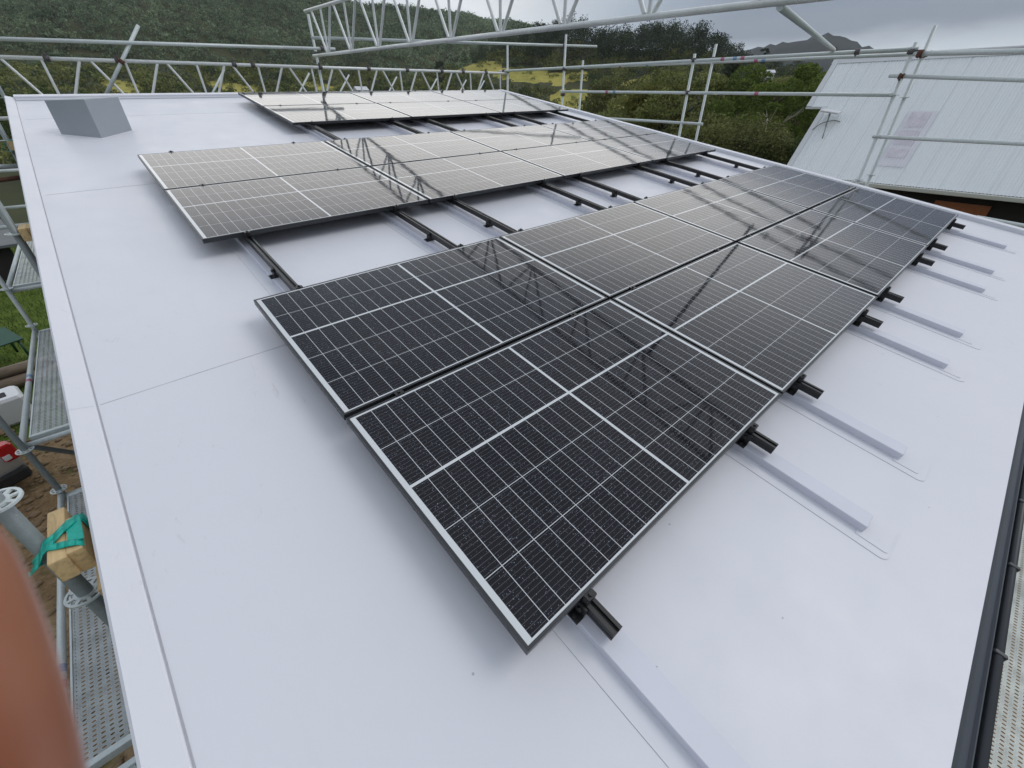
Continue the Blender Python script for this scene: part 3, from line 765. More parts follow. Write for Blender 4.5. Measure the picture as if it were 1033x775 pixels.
# far blue mountain
def far_mtn():
    vs = []; bs = np.arange(58, 96, .5); top = ([58, 64, 66, 68.6, 70.2, 71, 72.1, 73, 73.7, 75, 76.6, 78.7, 85, 96], [3.2, 4.2, 4.6, 4.96, 5.0, 5.35, 5.45, 5.2, 5.05, 4.45, 4.1, 3.9, 3.6, 3.0])
    k = 7
    for b0 in bs:
        e = ip(b0, *top)
        for q in range(k):
            f = q/(k-1); r = 1500+300*f; a = math.radians(b0)
            zt = CAM.z+math.tan(math.radians(e))*1800+math.sin(b0*7.1+q)*3*f
            vs.append((CAM.x+math.sin(a)*r, CAM.y+math.cos(a)*r, -10+(zt+10)*f**.8))
        r = 2200; vs.append((CAM.x+math.sin(a)*r, CAM.y+math.cos(a)*r, -10))
    n = k+1; fs = [(i*n+q, i*n+q+1, (i+1)*n+q+1, (i+1)*n+q) for i in range(len(bs)-1) for q in range(n-1)]
    b = MB(); b.add(vs, fs, True)
    o = b.build('distant_mountain', plain('distant_bush', (.018, .026, .026), .95, 0, .4, .01, spec=.1)); tag(o, 'dark blue-grey mountain on the horizon', 'mountain', None, 'structure')
far_mtn()

# ------------------------------------------------------------------ vegetation meshes
ICO = None
def ico():
    import bmesh
    bm = bmesh.new(); bmesh.ops.create_icosphere(bm, subdivisions=2, radius=1)
    v = np.array([x.co[:] for x in bm.verts]); f = np.array([[q.index for q in p.verts] for p in bm.faces]); bm.free(); return v, f
IV, IF = ico()
def np_mesh(name, V, F, mat, smooth=False):
    me = bpy.data.meshes.new(name); n = F.shape[1]
    me.vertices.add(len(V)); me.vertices.foreach_set('co', V.astype(np.float32).ravel())
    me.loops.add(F.size); me.loops.foreach_set('vertex_index', F.astype(np.int32).ravel())
    me.polygons.add(len(F)); me.polygons.foreach_set('loop_start', np.arange(0, F.size, n, dtype=np.int32))
    me.polygons.foreach_set('loop_total', np.full(len(F), n, dtype=np.int32))
    me.update(calc_edges=True); me.validate(); me.materials.append(mat); return me
def leaf_cards(cen, size, rng, flat=0.0):
    n = len(cen)
    a = rng.normal(size=(n, 3)); a[:, 2] *= (1-flat); a /= np.linalg.norm(a, axis=1)[:, None]+1e-9
    b = rng.normal(size=(n, 3)); b -= a*(a*b).sum(1)[:, None]; b /= np.linalg.norm(b, axis=1)[:, None]+1e-9
    s = size*rng.uniform(.6, 1.4, n)[:, None]; a *= s; b *= s*.62
    V = np.stack([cen-a, cen+b*.8-a*.1, cen+a, cen-b*.8+a*.1], 1).reshape(-1, 3)
    return V, np.arange(4*n).reshape(n, 4)
def clump_pts(centres, radii, per, rng, squash=.75):
    out = []
    for c, r in zip(centres, radii):
        d = rng.normal(size=(per, 3)); d /= np.linalg.norm(d, axis=1)[:, None]
        q = r*rng.uniform(.55, 1.05, per)[:, None]**.6
        p = c+d*q*np.array([1, 1, squash]); out.append(p)
    return np.concatenate(out)
def crown_mesh(name, H, R, mat, seed, ncl=34, per=130, leaf=.17, base=.25, shape='round'):
    per = int(per*4.5); leaf *= .40
    rng = np.random.default_rng(seed); cs = []; rs = []
    for k in range(ncl):
        f = rng.uniform(0, 1); zz = H*(base+(1-base)*f)
        w = {'round': math.sin(PI*(.12+.80*f))**.7, 'cone': (1-f)*.95+.08, 'vase': (.45+.6*f)*(1 if f < .8 else .75), 'flat': .6+.4*math.sin(PI*f)}[shape]
        a = rng.uniform(0, 2*PI); rad = R*w*rng.uniform(.35, 1.0)**.6
        cs.append(np.array([math.cos(a)*rad, math.sin(a)*rad, zz])); rs.append(R*rng.uniform(.20, .42))
    P = clump_pts(cs, rs, per, rng, .62)
    V, F = leaf_cards(P, leaf, rng); return np_mesh(name, V, F, mat)
def trunk_mesh(name, H, r0, mat, seed, nb=9, R=2.0, bare=False):
    rng = random.Random(seed); b = MB()
    pts = [Vector((0, 0, -.6))]; 
    for k in range(1, 6): pts.append(Vector((rng.uniform(-.12, .12)*k*.5, rng.uniform(-.12, .12)*k*.5, H*.85*k/5)))
    rad = [r0*1.3]+[r0*(1-.16*k) for k in range(1, 6)]
    b.path(pts, rad, 8)
    for k in range(nb):
        i = rng.randint(1, 4); p = pts[i].lerp(pts[i+1] if i < 5 else pts[5], rng.random()); a = rng.uniform(0, 2*PI); L = R*rng.uniform(.5, .9)*(1 if bare else .55)
        q = p+Vector((math.cos(a)*L*.5, math.sin(a)*L*.5, L*.45)); e = p+Vector((math.cos(a)*L, math.sin(a)*L, L*(.8 if not bare else 1.0)))
        b.path([p, q, e], [r0*.45, r0*.3, r0*.12], 6)
        if bare:
            for _ in range(3):
                a2 = a+rng.uniform(-.9, .9); l2 = L*.5
                b.path([q.lerp(e, rng.random()), e+Vector((math.cos(a2)*l2, math.sin(a2)*l2, l2*rng.uniform(.2, .8)))], [r0*.14, r0*.05], 5)
    return b.mesh(name, mat)
VAR = {}
def variant(key, H, R, leafmat, seed, shape='round', base=.2, ncl=34, per=130, leaf=.17, bark='bark'):
    VAR[key] = (crown_mesh('crown', H, R, M[leafmat], seed, ncl, per, leaf, base, shape), trunk_mesh('trunk', H, .035*R+.06, M[bark], seed, 9, R))
variant('green', 6, 2.4, 'leaf_green', 1, 'vase', .25)
variant('olive', 5, 2.6, 'leaf_olive', 2, 'round', .12)
variant('brown', 4.2, 3.2, 'leaf_brown', 3, 'round', .08, 40)
variant('yellow', 4.6, 2.0, 'leaf_yellow', 4, 'round', .2, 26)
variant('grey', 7, 2.0, 'leaf_grey', 5, 'cone', .15)
variant('dark', 5.5, 3.2, 'leaf_dark', 6, 'flat', .2, 44)
variant('pink', 4.5, 1.9, 'leaf_pink', 8, 'round', .2, 22, 110, .10)
variant('slim', 10, 1.6, 'pinefol', 9, 'round', .62, 14, 120, .2)
variant('pine', 15, 3.4, 'pinefol', 12, 'round', .30, 44, 110, .30)
def tree(key, bd, r, h, label, group=None, wide=1.0, name='tree'):
    crown, trunk = VAR[key]; H = {'green': 6, 'olive': 5, 'brown': 4.2, 'yellow': 4.6, 'grey': 7, 'dark': 5.5, 'pink': 4.5, 'slim': 10, 'pine': 15}[key]
    s = h/H
    t = thing(name, label, 'tree', tpt(bd, r), (0, 0, random.uniform(0, 6.28)), group); t.scale = (s*wide, s*wide, s)
    for n, me in (('trunk', trunk), ('crown', crown)):
        o = bpy.data.objects.new(n, me); COL.objects.link(o); o.parent = t
    return t
# (kind, bearing, range, height, label)
NT_ = [
 ('olive', 56.0, 50, 5.6, 'bushy olive-green tree left of the two middle right posts'),
 ('yellow', 58.3, 47, 6.4, 'yellow-green tree right behind the inner middle post'),
 ('olive', 60.6, 46, 7.2, 'olive tree with pale yellow top behind the outer middle post'),
 ('yellow', 59.6, 36, 3.9, 'small yellow-leaved tree low down between the two middle posts'),
 ('pink', 62.8, 58, 7.3, 'bare pinkish twiggy tree just right of the middle posts'),
 ('grey', 64.6, 50, 8.4, 'tall grey-green tree with pointed top'),
 ('grey', 66.4, 56, 8.0, 'second grey-green tree, shorter, beside the bright green one'),
 ('green', 69.3, 44, 7.4, 'bright green leafy tree left of the white iron roof'),
 ('green', 67.2, 40, 5.0, 'smaller bright green tree in front of the dead branches'),
 ('green', 71.8, 50, 7.2, 'bright green tree partly hidden by the white roof edge'),
 ('brown', 72.6, 75, 9.0, 'rusty olive tree above the neighbour\'s gable'),
 ('olive', 69.8, 80, 10.0, 'large olive tree behind the bright green trees'),
 ('brown', 65.2, 33, 4.4, 'wide dark brownish shrub tree nearest the roof edge'),
 ('brown', 68.6, 31, 4.0, 'wide dark brownish tree below the bright green ones'),
 ('dark', 71.6, 30, 3.6, 'dark low tree in the corner between the two roofs'),
 ('brown', 62.0, 37, 3.9, 'brownish shrub tree under the outer middle post'),
 ('brown', 53.0, 62, 5.6, 'rounded brown-green tree beside the yellow paddock'),
 ('olive', 57.6, 74, 9.2, 'dark rounded tree behind the olive trees on the right'),
 ('brown', 54.6, 84, 9.6, 'broad brown-olive tree rising above the middle guard rail'),
 ('dark', .8, 80, 7.6, 'dark spreading evergreen behind the left end of the far beam'),
 ('dark', -2.0, 74, 7.8, 'dark spreading evergreen at the left frame edge'),
 ('dark', 3.6, 92, 7.0, 'dark flat-topped evergreen left of the slanting tube'),
 ('dark', 8.2, 86, 8.0, 'green flat-topped evergreen right of the slanting tube'),
 ('olive', 16.6, 110, 8.0, 'bushy tree beside the yellow patch behind the far beam'),
 ('slim', 67.2, 262, 13.0, 'slender umbrella-topped tree alone on the skyline'),
 ('slim', 68.6, 270, 10.0, 'lower umbrella-topped tree right of the slender skyline tree'),
 ('pine', 34.0, 250, 11.0, 'single dark conifer above the yellow paddock'),
 ('olive', 81.0, 60, 9.7, 'leafy treetop showing over the white roof beside the near posts'),
 ('olive', 77.6, 64, 9.9, 'small treetop over the white roof left of the near posts'),
]
for k, bd, r, h, lab in NT_:
    if 55 < bd < 73 and r < 70: h += (1.0 if r < 38 else 1.9)
    tree(k, bd, r, h, lab, 'trees around the house', (.62 if bd > 76 else 1.15) if k in ('brown', 'olive') else 1.0)
t = thing('dead_tree', 'bare pale dead tree with forked branches', 'tree', tpt(69.3, 35), (0, 0, 1.0))
bpy_o = bpy.data.objects.new('trunk', trunk_mesh('trunk', 6.0, .10, M['palebark'], 77, 12, 1.5, True)); COL.objects.link(bpy_o); bpy_o.parent = t

def scatter(name, pts, radii, mat, label, cat, per=55, leaf=.3, squash=.7, lift=.45, seed=1):
    rng = np.random.default_rng(seed); P = []
    sz = []
    for c, r in zip(pts, radii):
        d = rng.normal(size=(per, 3)); d[:, 2] = np.abs(d[:, 2])*.9-.15; d /= np.linalg.norm(d, axis=1)[:, None]
        lump = 1+.35*np.sin(d[:, 0:1]*5+rng.uniform(0, 6))*np.sin(d[:, 1:2]*5+rng.uniform(0, 6))
        P.append(np.array(c)+np.array([0, 0, r*lift])+d*r*rng.uniform(.75, 1.05, (per, 1))*lump*np.array([1, 1, squash])); sz.append(np.full(per, r))
    P = np.concatenate(P); sz = np.concatenate(sz)
    V, F = leaf_cards(P, 1.0, rng); c = P.repeat(4, 0); V = c+(V-c)*(leaf*sz.repeat(4))[:, None]
    o = bpy.data.objects.new(name, np_mesh(name, V, F, mat)); COL.objects.link(o); return tag(o, label, cat, None, 'stuff')
# scrub over the valley
def scrubset(n, seed, r0, r1, p=.5, b0=-8, b1=98):
    rng = random.Random(seed); pts = []; rad = []
    while len(pts) < n:
        bd = rng.uniform(b0, b1); r = r0+(r1-r0)*rng.random()**p
        if infield(bd, r) or infield(bd, min(r*1.06, 300)): continue
        if bd > 68 and r < 45: continue
        pts.append(tpt(bd, r)); rad.append(rng.uniform(1.0, 2.3)*(1+.0015*r))
    return pts, rad
for k, (mt, nm, n) in enumerate((('leaf_brown', 'brownish', 1500), ('leaf_olive', 'olive', 1500), ('leaf_grey', 'grey-green', 700), ('leaf_dark', 'dark green', 900))):
    p, r = scrubset(n, 20+k, 62, 300)
    scatter('scrub', p, r, M[mt], '%s scrub covering the valley and lower slopes' % nm, 'scrub', 100, .19, .75, .4, k)
def strays():
    rng = random.Random(91); pts = []; rad = []
    while len(pts) < 130:
        bd = rng.uniform(2, 58); r = rng.uniform(150, 300)
        if infield(bd, r): pts.append(tpt(bd, r)); rad.append(rng.uniform(.6, 1.8))
    scatter('scrub', pts, rad, M['leaf_olive'], 'scattered shrubs standing in the yellow paddocks', 'scrub', 100, .19, .75, .4, 77)
strays()
# bush on the hillside: lumpy crowns
def forest(name, n, seed, r0, r1, mat, label, b0, b1, smin, smax, per=26, p=.7, leaf=.34):
    rng = np.random.default_rng(seed); C = []; R = []
    for _ in range(n):
        bd = rng.uniform(b0, b1); r = r0+(r1-r0)*rng.random()**p
        s_ = rng.uniform(smin, smax)*(1.0 if rng.random() < .9 else 1.5); C.append(tpt(bd, r)); R.append(s_)
    C = np.array(C); R = np.array(R); d = rng.normal(size=(n, per, 3)); d[:, :, 2] = np.abs(d[:, :, 2]); d /= np.linalg.norm(d, axis=2)[:, :, None]
    P = C[:, None, :]+d*(R*1.0)[:, None, None]*rng.uniform(.7, 1.1, (n, per, 1))*np.array([1, 1, 1.15])
    P = P.reshape(-1, 3); sz = R.repeat(per)
    V, F = leaf_cards(P, 1.0, rng); c = P.repeat(4, 0); V = c+(V-c)*(leaf*sz.repeat(4))[:, None]
    ob = bpy.data.objects.new(name, np_mesh(name, V, F, mat)); COL.objects.link(ob); return tag(ob, label, 'forest', None, 'stuff')
forest('hillside_forest', 15000, 3, 300, 720, M['forest'], 'dense native bush covering the big hill behind', -12, 66, 1.6, 3.4, 34, .6, .24)
forest('hillside_forest', 5000, 4, 300, 720, M['leaf_grey'], 'paler grey-green bush scattered over the big hill behind', -12, 66, 1.4, 3.0, 34, .6, .24)
# pine stand along the mid ridge: whorls of needle clumps
def pine_stand():
    rng = np.random.default_rng(5); P = []; S_ = []
    for i in range(560):
        bd = rng.uniform(36, 74); r = rng.uniform(262, 345)
        e = ip(bd, [36, 40, 44, 60, 64, 67, 74], [.5, .8, 1, 1, .85, .6, .4])
        if bd < 41 and rng.random() < .4: continue
        c = np.array(tpt(bd, r)); h = rng.uniform(10, 14.5)*e; w = h*rng.uniform(.24, .36)
        m = 260; nl = 8; lc = rng.normal(size=(nl, 3)); lc /= np.linalg.norm(lc, axis=1)[:, None]; lc = lc*np.array([w*.62, w*.62, h*.24])+np.array([0, 0, h*.66])
        k = rng.integers(0, nl, m); d = rng.normal(size=(m, 3)); d /= np.linalg.norm(d, axis=1)[:, None]
        P.append(c+lc[k]+d*w*.48*rng.uniform(.6, 1.05, (m, 1))); S_.append(np.full(m, h/13))
    P = np.concatenate(P); sz = np.concatenate(S_); V, F = leaf_cards(P, .36, rng, .2); c = P.repeat(4, 0); V = c+(V-c)*sz.repeat(4)[:, None]
    ob = bpy.data.objects.new('pine_stand', np_mesh('pine_stand', V, F, M['pinefol'])); COL.objects.link(ob); tag(ob, 'dark stand of pines along the nearer ridge', 'forest', None, 'stuff')
pine_stand()
# small far houses
def cottage(bd, r, w, d, h, label, lift=0, deep=8):
    x, y, z = tpt(bd, r); z += lift
    t = thing('far_house', label, 'house', (x, y, z), (0, 0, math.radians(-bd+20)))
    b = MB(); b.box((-w/2, -d/2, -deep), (w/2, d/2, h)); b.build('wall', M['white'], t)
    b = MB(); b.prism([(-d/2-.3, h), (d/2+.3, h), (0, h+d*.32)], -w/2-.3, w/2+.3); b.build('roof', M['white'], t)
    b = MB()
    for sx in (-.25, .2): b.box((w*sx-.5, -d/2-.03, h*.35), (w*sx+.5, -d/2+.02, h*.8))
    b.build('window', M['glass_dark'], t)
cottage(25.4, 215, 4.5, 4, 3, 'small white house in the bush under the overhead beam', 2.0)
cottage(73.4, 200, 9, 4, 2.0, 'long white roofed shed among trees beyond the neighbour\'s gable', 4.6)
cottage(68.0, 258, 4.5, 3.5, 2.0, 'white house near the slender tree on the skyline', 3.0, 3)

# lawn blades and clay clods where the ground is seen from the roof edge
def lawn():
    rng = np.random.default_rng(31); n = 26000
    x = rng.uniform(-11, -2.2, n); y = 10.6+rng.random(n)**1.5*26
    P = np.stack([x, y, np.full(n, -4.97)-np.maximum(0, (np.hypot(x-CAM.x, y-CAM.y)-14)/16*.6)], 1)
    a = rng.uniform(0, 2*PI, n); L = rng.uniform(.05, .14, n)*(1+.03*(y-10)); w = .012*(1+.05*(y-10))
    d = np.stack([np.cos(a), np.sin(a), np.zeros(n)], 1); tip = P+np.stack([np.cos(a+1.3)*L*.6, np.sin(a+1.3)*L*.6, L], 1)
    V = np.stack([P-d*w[:, None], P+d*w[:, None], tip], 1).reshape(-1, 3)
    o = bpy.data.objects.new('lawn_grass', np_mesh('lawn_grass', V, np.arange(3*n).reshape(n, 3), M['leaf_green'])); COL.objects.link(o); tag(o, 'rough green lawn grass left of the house', 'grass', None, 'stuff')
    n = 2600; x = rng.uniform(-7, -1.1, n); y = rng.uniform(-2, 10.8, n); r = rng.uniform(.012, .06, n)*rng.uniform(.4, 1.3, n)
    V = []; F = []
    for i in range(n):
        v = IV*(1+.5*(rng.random((len(IV), 1))-.5))*r[i]*np.array([1.2, 1, .6]); V.append(v+np.array([x[i], y[i], -5+.2*r[i]])); F.append(IF+i*len(IV))
    m = plain('clay_clods', (.22, .15, .085), .95, 0, .6, 3)
    o = bpy.data.objects.new('clay_clods', np_mesh('clay_clods', np.concatenate(V), np.concatenate(F), m)); COL.objects.link(o); tag(o, 'loose clods and stones on the clay yard', 'rubble', None, 'stuff')
lawn()
# ------------------------------------------------------------------ things on the ground to the left
# car: lofted body, rear corner peeping out under the scaffold
car = thing('parked_car', 'silver car parked on the clay below the left scaffold, red tail light towards us', 'car', (-3.95, 6.95, -5.0), (0, 0, math.radians(118)))
def loft(rings, b):
    n = len(rings[0]); o = [p for r in rings for p in r]; fs = []
    for k in range(len(rings)-1):
        for i in range(n):
            j = (i+1) % n; fs.append((k*n+i, k*n+j, (k+1)*n+j, (k+1)*n+i))
    fs.append(tuple(range(n-1, -1, -1))); fs.append(tuple((len(rings)-1)*n+i for i in range(n))); b.add(o, fs, True)
# local: x = length (rear at x = 0, front at x = 4.2), y = width
def ring(x, hw, z0, z1, rr=.12): return [(x, -hw+rr, z0), (x, hw-rr, z0), (x, hw, z0+rr), (x, hw, (z0+z1)/2), (x, hw-.05, z1-rr*.6), (x, hw-rr-.05, z1), (x, -hw+rr+.05, z1), (x, -hw+.05, z1-rr*.6), (x, -hw, (z0+z1)/2), (x, -hw, z0+rr)]
b = MB(); loft([ring(.0, .72, .45, .95), ring(.06, .82, .30, 1.02), ring(.5, .86, .24, 1.02), ring(2.6, .87, .22, .98), ring(3.6, .84, .24, .90), ring(4.1, .74, .30, .78), ring(4.2, .6, .4, .68)], b); b.build('body', M['carpaint'], car)
b = MB(); loft([ring(.10, .70, .9, 1.04, .05), ring(.45, .68, .9, 1.44, .1), ring(1.9, .68, .9, 1.48, .1), ring(2.9, .70, .86, 1.0, .05)], b); b.build('cabin', M['glass_dark'], car)
b = MB(); b.bbox((.5, -.62, 1.43), (1.95, .62, 1.50), .03); b.build('roof', M['carpaint'], car)
b = MB(); b.bbox((-.07, -.80, .28), (.12, .80, .50), .04); b.build('bumper', M['tyre'], car)
for s in (-1, 1):
    b = MB(); b.bbox((-.03, s*.73-.11, .68), (.16, s*.73+.11, 1.0), .03); tl = b.build('tail_light', M['red'], car)
    b = MB(); b.bbox((-.036, s*.68-.05, .72), (.02, s*.68+.05, .82), .01); b.build('reverse_lamp', M['white'], tl)
    for xx in (.75, 3.35):
        b = MB(); b.tube((xx, s*.72, .31), (xx, s*.88, .31), .31, 20); w = b.build('wheel', M['tyre'], car)
        b = MB(); b.tube((xx, s*.86, .31), (xx, s*.885, .31), .19, 16); b.build('rim', M['galv'], w)
# log pile
for k, (x, y, z, a, L, r) in enumerate(((-4.3, 11.9, -4.86, 14, 3.0, .16), (-4.5, 12.3, -4.86, 10, 3.2, .15), (-4.2, 12.1, -4.62, 12, 2.8, .14), (-4.6, 12.7, -4.87, 16, 3.0, .15))):
    lab = ['front log of the pile', 'middle log of the pile', 'top log of the pile', 'rear log of the pile'][k]
    t = thing('log', 'weathered brown %s lying at the lawn edge' % lab, 'log', (x, y, z), (0, 0, math.radians(a)), 'log pile')
    b = MB(); b.path([(-L/2, 0, 0), (0, .03, .02), (L/2, -.02, 0)], [r, r*.95, r*.85], 12); b.build('bark', M['log'], t)
    b = MB()
    for s in (-1, 1): b.tube((s*L/2, -.02 if s > 0 else 0, 0), (s*(L/2+.006), -.02 if s > 0 else 0, 0), r*.75, 12)
    b.build('cut_end', M['pine'], t)
# white panel with handle recess, dark bin next to it
t = thing('white_crate', 'white plastic crate with a dark oval handle hole beside the logs', 'crate', (-3.85, 10.35, -5.0), (0, 0, math.radians(12)))
b = MB(); b.bbox((-.45, -.35, 0), (.45, .35, .62), .06); b.build('shell', M['white'], t)
b = MB(); b.bbox((.08, -.20, .6005), (.24, .08, .626), .02); b.build('handle_hole', M['tyre'], t)
t = thing('black_tub', 'black plastic tub left of the white crate', 'tub', (-4.75, 10.15, -5.0), (0, 0, .3))
b = MB(); b.bbox((-.38, -.38, 0), (.38, .38, .55), .05); b.build('shell', M['tyre'], t)
b = MB()
for a_, c_ in (((-.4, -.4, .55), (.4, -.34, .60)), ((-.4, .34, .55), (.4, .4, .60)), ((-.4, -.335, .55), (-.34, .335, .60)), ((.34, -.335, .55), (.4, .335, .60))): b.box(a_, c_)
b.build('rim', M['galv_dark'], t)
t = thing('garden_bench', 'dark green metal bench on the lawn behind the logs', 'bench', (-4.35, 14.0, -5.0), (0, 0, math.radians(25)))
b = MB(); m = Matrix.Translation((0, 0, .62)) @ Matrix.Rotation(.25, 4, 'X'); b.bbox((-.75, -.4, -.02), (.75, .4, .02), .01, m); b.build('seat', M['greenmetal'], t)
for sx in (-.65, .65):
    b = MB(); b.path([(sx, -.32, 0), (sx, -.3, .5)], [.03, .03], 8); b.path([(sx, .32, 0), (sx, .3, .68)], [.03, .03], 8); b.build('leg', M['greenmetal'], t)
t = thing('garden_shed', 'low grey roofed shed across the lawn on the left', 'shed', (-6.4, 26.0, -5.4), (0, 0, math.radians(8)))
b = MB(); b.box((-2, -1.5, 0), (2, 1.5, 1.3)); b.build('wall', M['darkwall'], t)
b = MB(); b.prism([(-1.8, 1.3), (1.8, 1.75), (1.8, 1.85), (-1.8, 1.4)], -2.3, 2.3); b.build('roof', plain('grey_shed_roof', (.11, .12, .125), .6, 0, .2, 2), t)

# ------------------------------------------------------------------ the finger at the lens
CR = Vector((.744977913, -.667082803, .002905537)); CU = Vector((.368363671, .415000892, .831914939)); CB = Vector((-.556161950, -.618687961, .554895568))
t = NT('skin'); c = t.coord('Object'); n = t.noise(c, 160, 4); n2 = t.noise(c, 45, 3)
n3 = t.noise(c, 18, 3, .6)  # paler streaks, a soft highlight put into the skin colour
t.set(color=t.mix(t.ramp(n3, [(.35, 0.0), (.65, 1.0)]), t.mix(n2, (.22, .070, .038), (.29, .10, .055)), (.40, .175, .105)), rough=.36); t.b.inputs['Subsurface Weight'].default_value = .15
t.b.inputs['Subsurface Radius'].default_value = (.006, .002, .001); t.b.inputs['Subsurface Scale'].default_value = .5
t.bump(n, .2, .0006); M['skin'] = t.m
def hand():
    # joints as (right, up, depth) in metres from the lens; index finger rises past the lens, the rest grip below
    J = {'wrist': (-.015, -.235, .015, .026), 'palm': (-.025, -.165, .028, .026), 'palm2': (-.034, -.125, .034, .019)}
    ch = [('wrist', 'palm'), ('palm', 'palm2')]
    def chain(root, nm, pts):
        prev = root
        for k, p in enumerate(pts): J[nm+str(k)] = p; ch.append((prev, nm+str(k))); prev = nm+str(k)
    chain('palm2', 'index', [(-.0415, -.088, .036, .0102), (-.0452, -.055, .0355, .0092), (-.0478, -.034, .0350, .0089), (-.0523, -.0195, .0352, .0085), (-.0572, -.0100, .0362, .0072)])
    chain('palm2', 'middle', [(-.016, -.092, .040, .0100), (-.004, -.082, .058, .0090), (-.002, -.092, .074, .0082), (-.006, -.106, .080, .0070)])
    chain('palm', 'ring', [(-.004, -.112, .042, .0095), (.012, -.104, .058, .0086), (.013, -.115, .073, .0078), (.008, -.128, .078, .0066)])
    chain('palm', 'little', [(.006, -.140, .040, .0085), (.022, -.134, .052, .0074), (.023, -.143, .064, .0066), (.018, -.152, .068, .0058)])
    chain('wrist', 'thumb', [(-.045, -.185, .010, .0135), (-.060, -.150, -.006, .0110), (-.050, -.122, -.014, .0095), (-.036, -.104, -.016, .0078)])
    names = list(J); me = bpy.data.meshes.new('person')
    org = CAM+CR*-.03+CU*-.12-CB*.03
    me.from_pydata([tuple(CAM+CR*J[k][0]+CU*J[k][1]-CB*J[k][2]-org) for k in names], [(names.index(a), names.index(b_)) for a, b_ in ch], [])
    o = bpy.data.objects.new('person', me); COL.objects.link(o); o.location = org
    me.materials.append(M['skin'])
    md = o.modifiers.new('skin', 'SKIN'); md.use_smooth_shade = True
    sv = me.skin_vertices[0].data if me.skin_vertices else None
    if sv is None:
        bpy.context.view_layer.objects.active = o; bpy.ops.mesh.customdata_skin_add(); sv = me.skin_vertices[0].data
    for i, k in enumerate(names): sv[i].radius = (J[k][3], J[k][3]); sv[i].use_root = (k == 'palm')
    sd = o.modifiers.new('sub', 'SUBSURF'); sd.levels = 2; sd.render_levels = 2
    return tag(o, 'hand of the person taking the picture, one finger blurred close in front of the lens', 'person')
hand()

# ------------------------------------------------------------------ moist air over the valley
HAZE = .00011
def haze():
    b = MB(); b.box((CAM.x-2300, CAM.y-2300, -12), (CAM.x+2600, CAM.y+2600, 330))
    o = b.build('haze', M['white']); mt = bpy.data.materials.new('moist_air'); mt.use_nodes = True; n = mt.node_tree.nodes
    n.remove(n['Principled BSDF']); v = n.new('ShaderNodeVolumePrincipled'); v.inputs['Color'].default_value = (.92, .96, 1, 1); v.inputs['Density'].default_value = HAZE; v.inputs['Anisotropy'].default_value = .2
    mt.node_tree.links.new(v.outputs[0], n['Material Output'].inputs['Volume']); o.data.materials[0] = mt
    tag(o, 'thin grey-blue haze in the air over the valley', 'haze', None, 'stuff')
haze()
# ------------------------------------------------------------------ camera
cam = bpy.data.cameras.new('camera'); co = bpy.data.objects.new('camera', cam); COL.objects.link(co)
m = Matrix((CR, CU, CB)).transposed().to_4x4(); m.translation = CAM; co.matrix_world = m
cam.sensor_width = 36; cam.lens = 14.734; cam.clip_start = .005; cam.clip_end = 9000
cam.dof.use_dof = True; cam.dof.focus_distance = 3.5; cam.dof.aperture_fstop = 13
S.camera = co

# ------------------------------------------------------------------ sky and sun
SUN_EL, SUN_AZ = math.radians(50), math.radians(125)        # azimuth clockwise from +Y
w = bpy.data.worlds.new('World'); S.world = w; w.use_nodes = True
nt = w.node_tree; N = nt.nodes; LK = nt.links.new; bg = N['Background']
sky = N.new('ShaderNodeTexSky'); sky.sky_type = 'NISHITA'; sky.sun_disc = False; sky.sun_elevation = SUN_EL; sky.sun_rotation = SUN_AZ
sky.air_density = 1; sky.dust_density = 2; sky.ozone_density = 1
def wm(op, a, b=0.0, clamp=False):
    n = N.new('ShaderNodeMath'); n.operation = op; n.use_clamp = clamp
    for i, x in enumerate((a, b)):
        if isinstance(x, (int, float)): n.inputs[i].default_value = x
        else: LK(x, n.inputs[i])
    return n.outputs[0]
def wmix(f, a, b):
    n = N.new('ShaderNodeMix'); n.data_type = 'RGBA'
    if isinstance(f, (int, float)): n.inputs[0].default_value = f
    else: LK(f, n.inputs[0])
    for i, x in ((6, a), (7, b)):
        if isinstance(x, tuple): n.inputs[i].default_value = (*x, 1)
        else: LK(x, n.inputs[i])
    return n.outputs[2]
def wramp(f, stops):
    n = N.new('ShaderNodeValToRGB'); LK(f, n.inputs[0]); e = n.color_ramp.elements
    while len(e) < len(stops): e.new(.5)
    for i, (p, c) in enumerate(stops): e[i].position = p; e[i].color = (*c, 1) if isinstance(c, tuple) else (c, c, c, 1)
    return n.outputs[0]
BASE, GLOW = .78, 1.05
tc = N.new('ShaderNodeTexCoord'); sp = N.new('ShaderNodeSeparateXYZ'); LK(tc.outputs['Generated'], sp.inputs[0])
zz = wm('MAXIMUM', sp.outputs[2], 0.02)
# cloud layer seen in perspective: direction / (z + k)
den = wm('ADD', zz, .16); cx = wm('DIVIDE', sp.outputs[0], den); cy = wm('DIVIDE', sp.outputs[1], den)
cb = N.new('ShaderNodeCombineXYZ'); LK(cx, cb.inputs[0]); LK(cy, cb.inputs[1]); cb.inputs[2].default_value = 3.3
def wnoise(scale, det, rough, dist=0):
    n = N.new('ShaderNodeTexNoise'); LK(cb.outputs[0], n.inputs['Vector']); n.inputs['Scale'].default_value = scale
    n.inputs['Detail'].default_value = det; n.inputs['Roughness'].default_value = rough; n.inputs['Distortion'].default_value = dist; return n.outputs[0]
n1 = wnoise(.55, 7, .55, .3); n2 = wnoise(.22, 3, .5)
def wstep(x, a, b):
    n = N.new('ShaderNodeMapRange'); n.interpolation_type = 'SMOOTHSTEP'; LK(x, n.inputs['Value'])
    n.inputs['From Min'].default_value = a; n.inputs['From Max'].default_value = b; return n.outputs[0]
hl = wm('SQRT', wm('MAXIMUM', wm('SUBTRACT', 1.0, wm('MULTIPLY', sp.outputs[2], sp.outputs[2])), 1e-4))
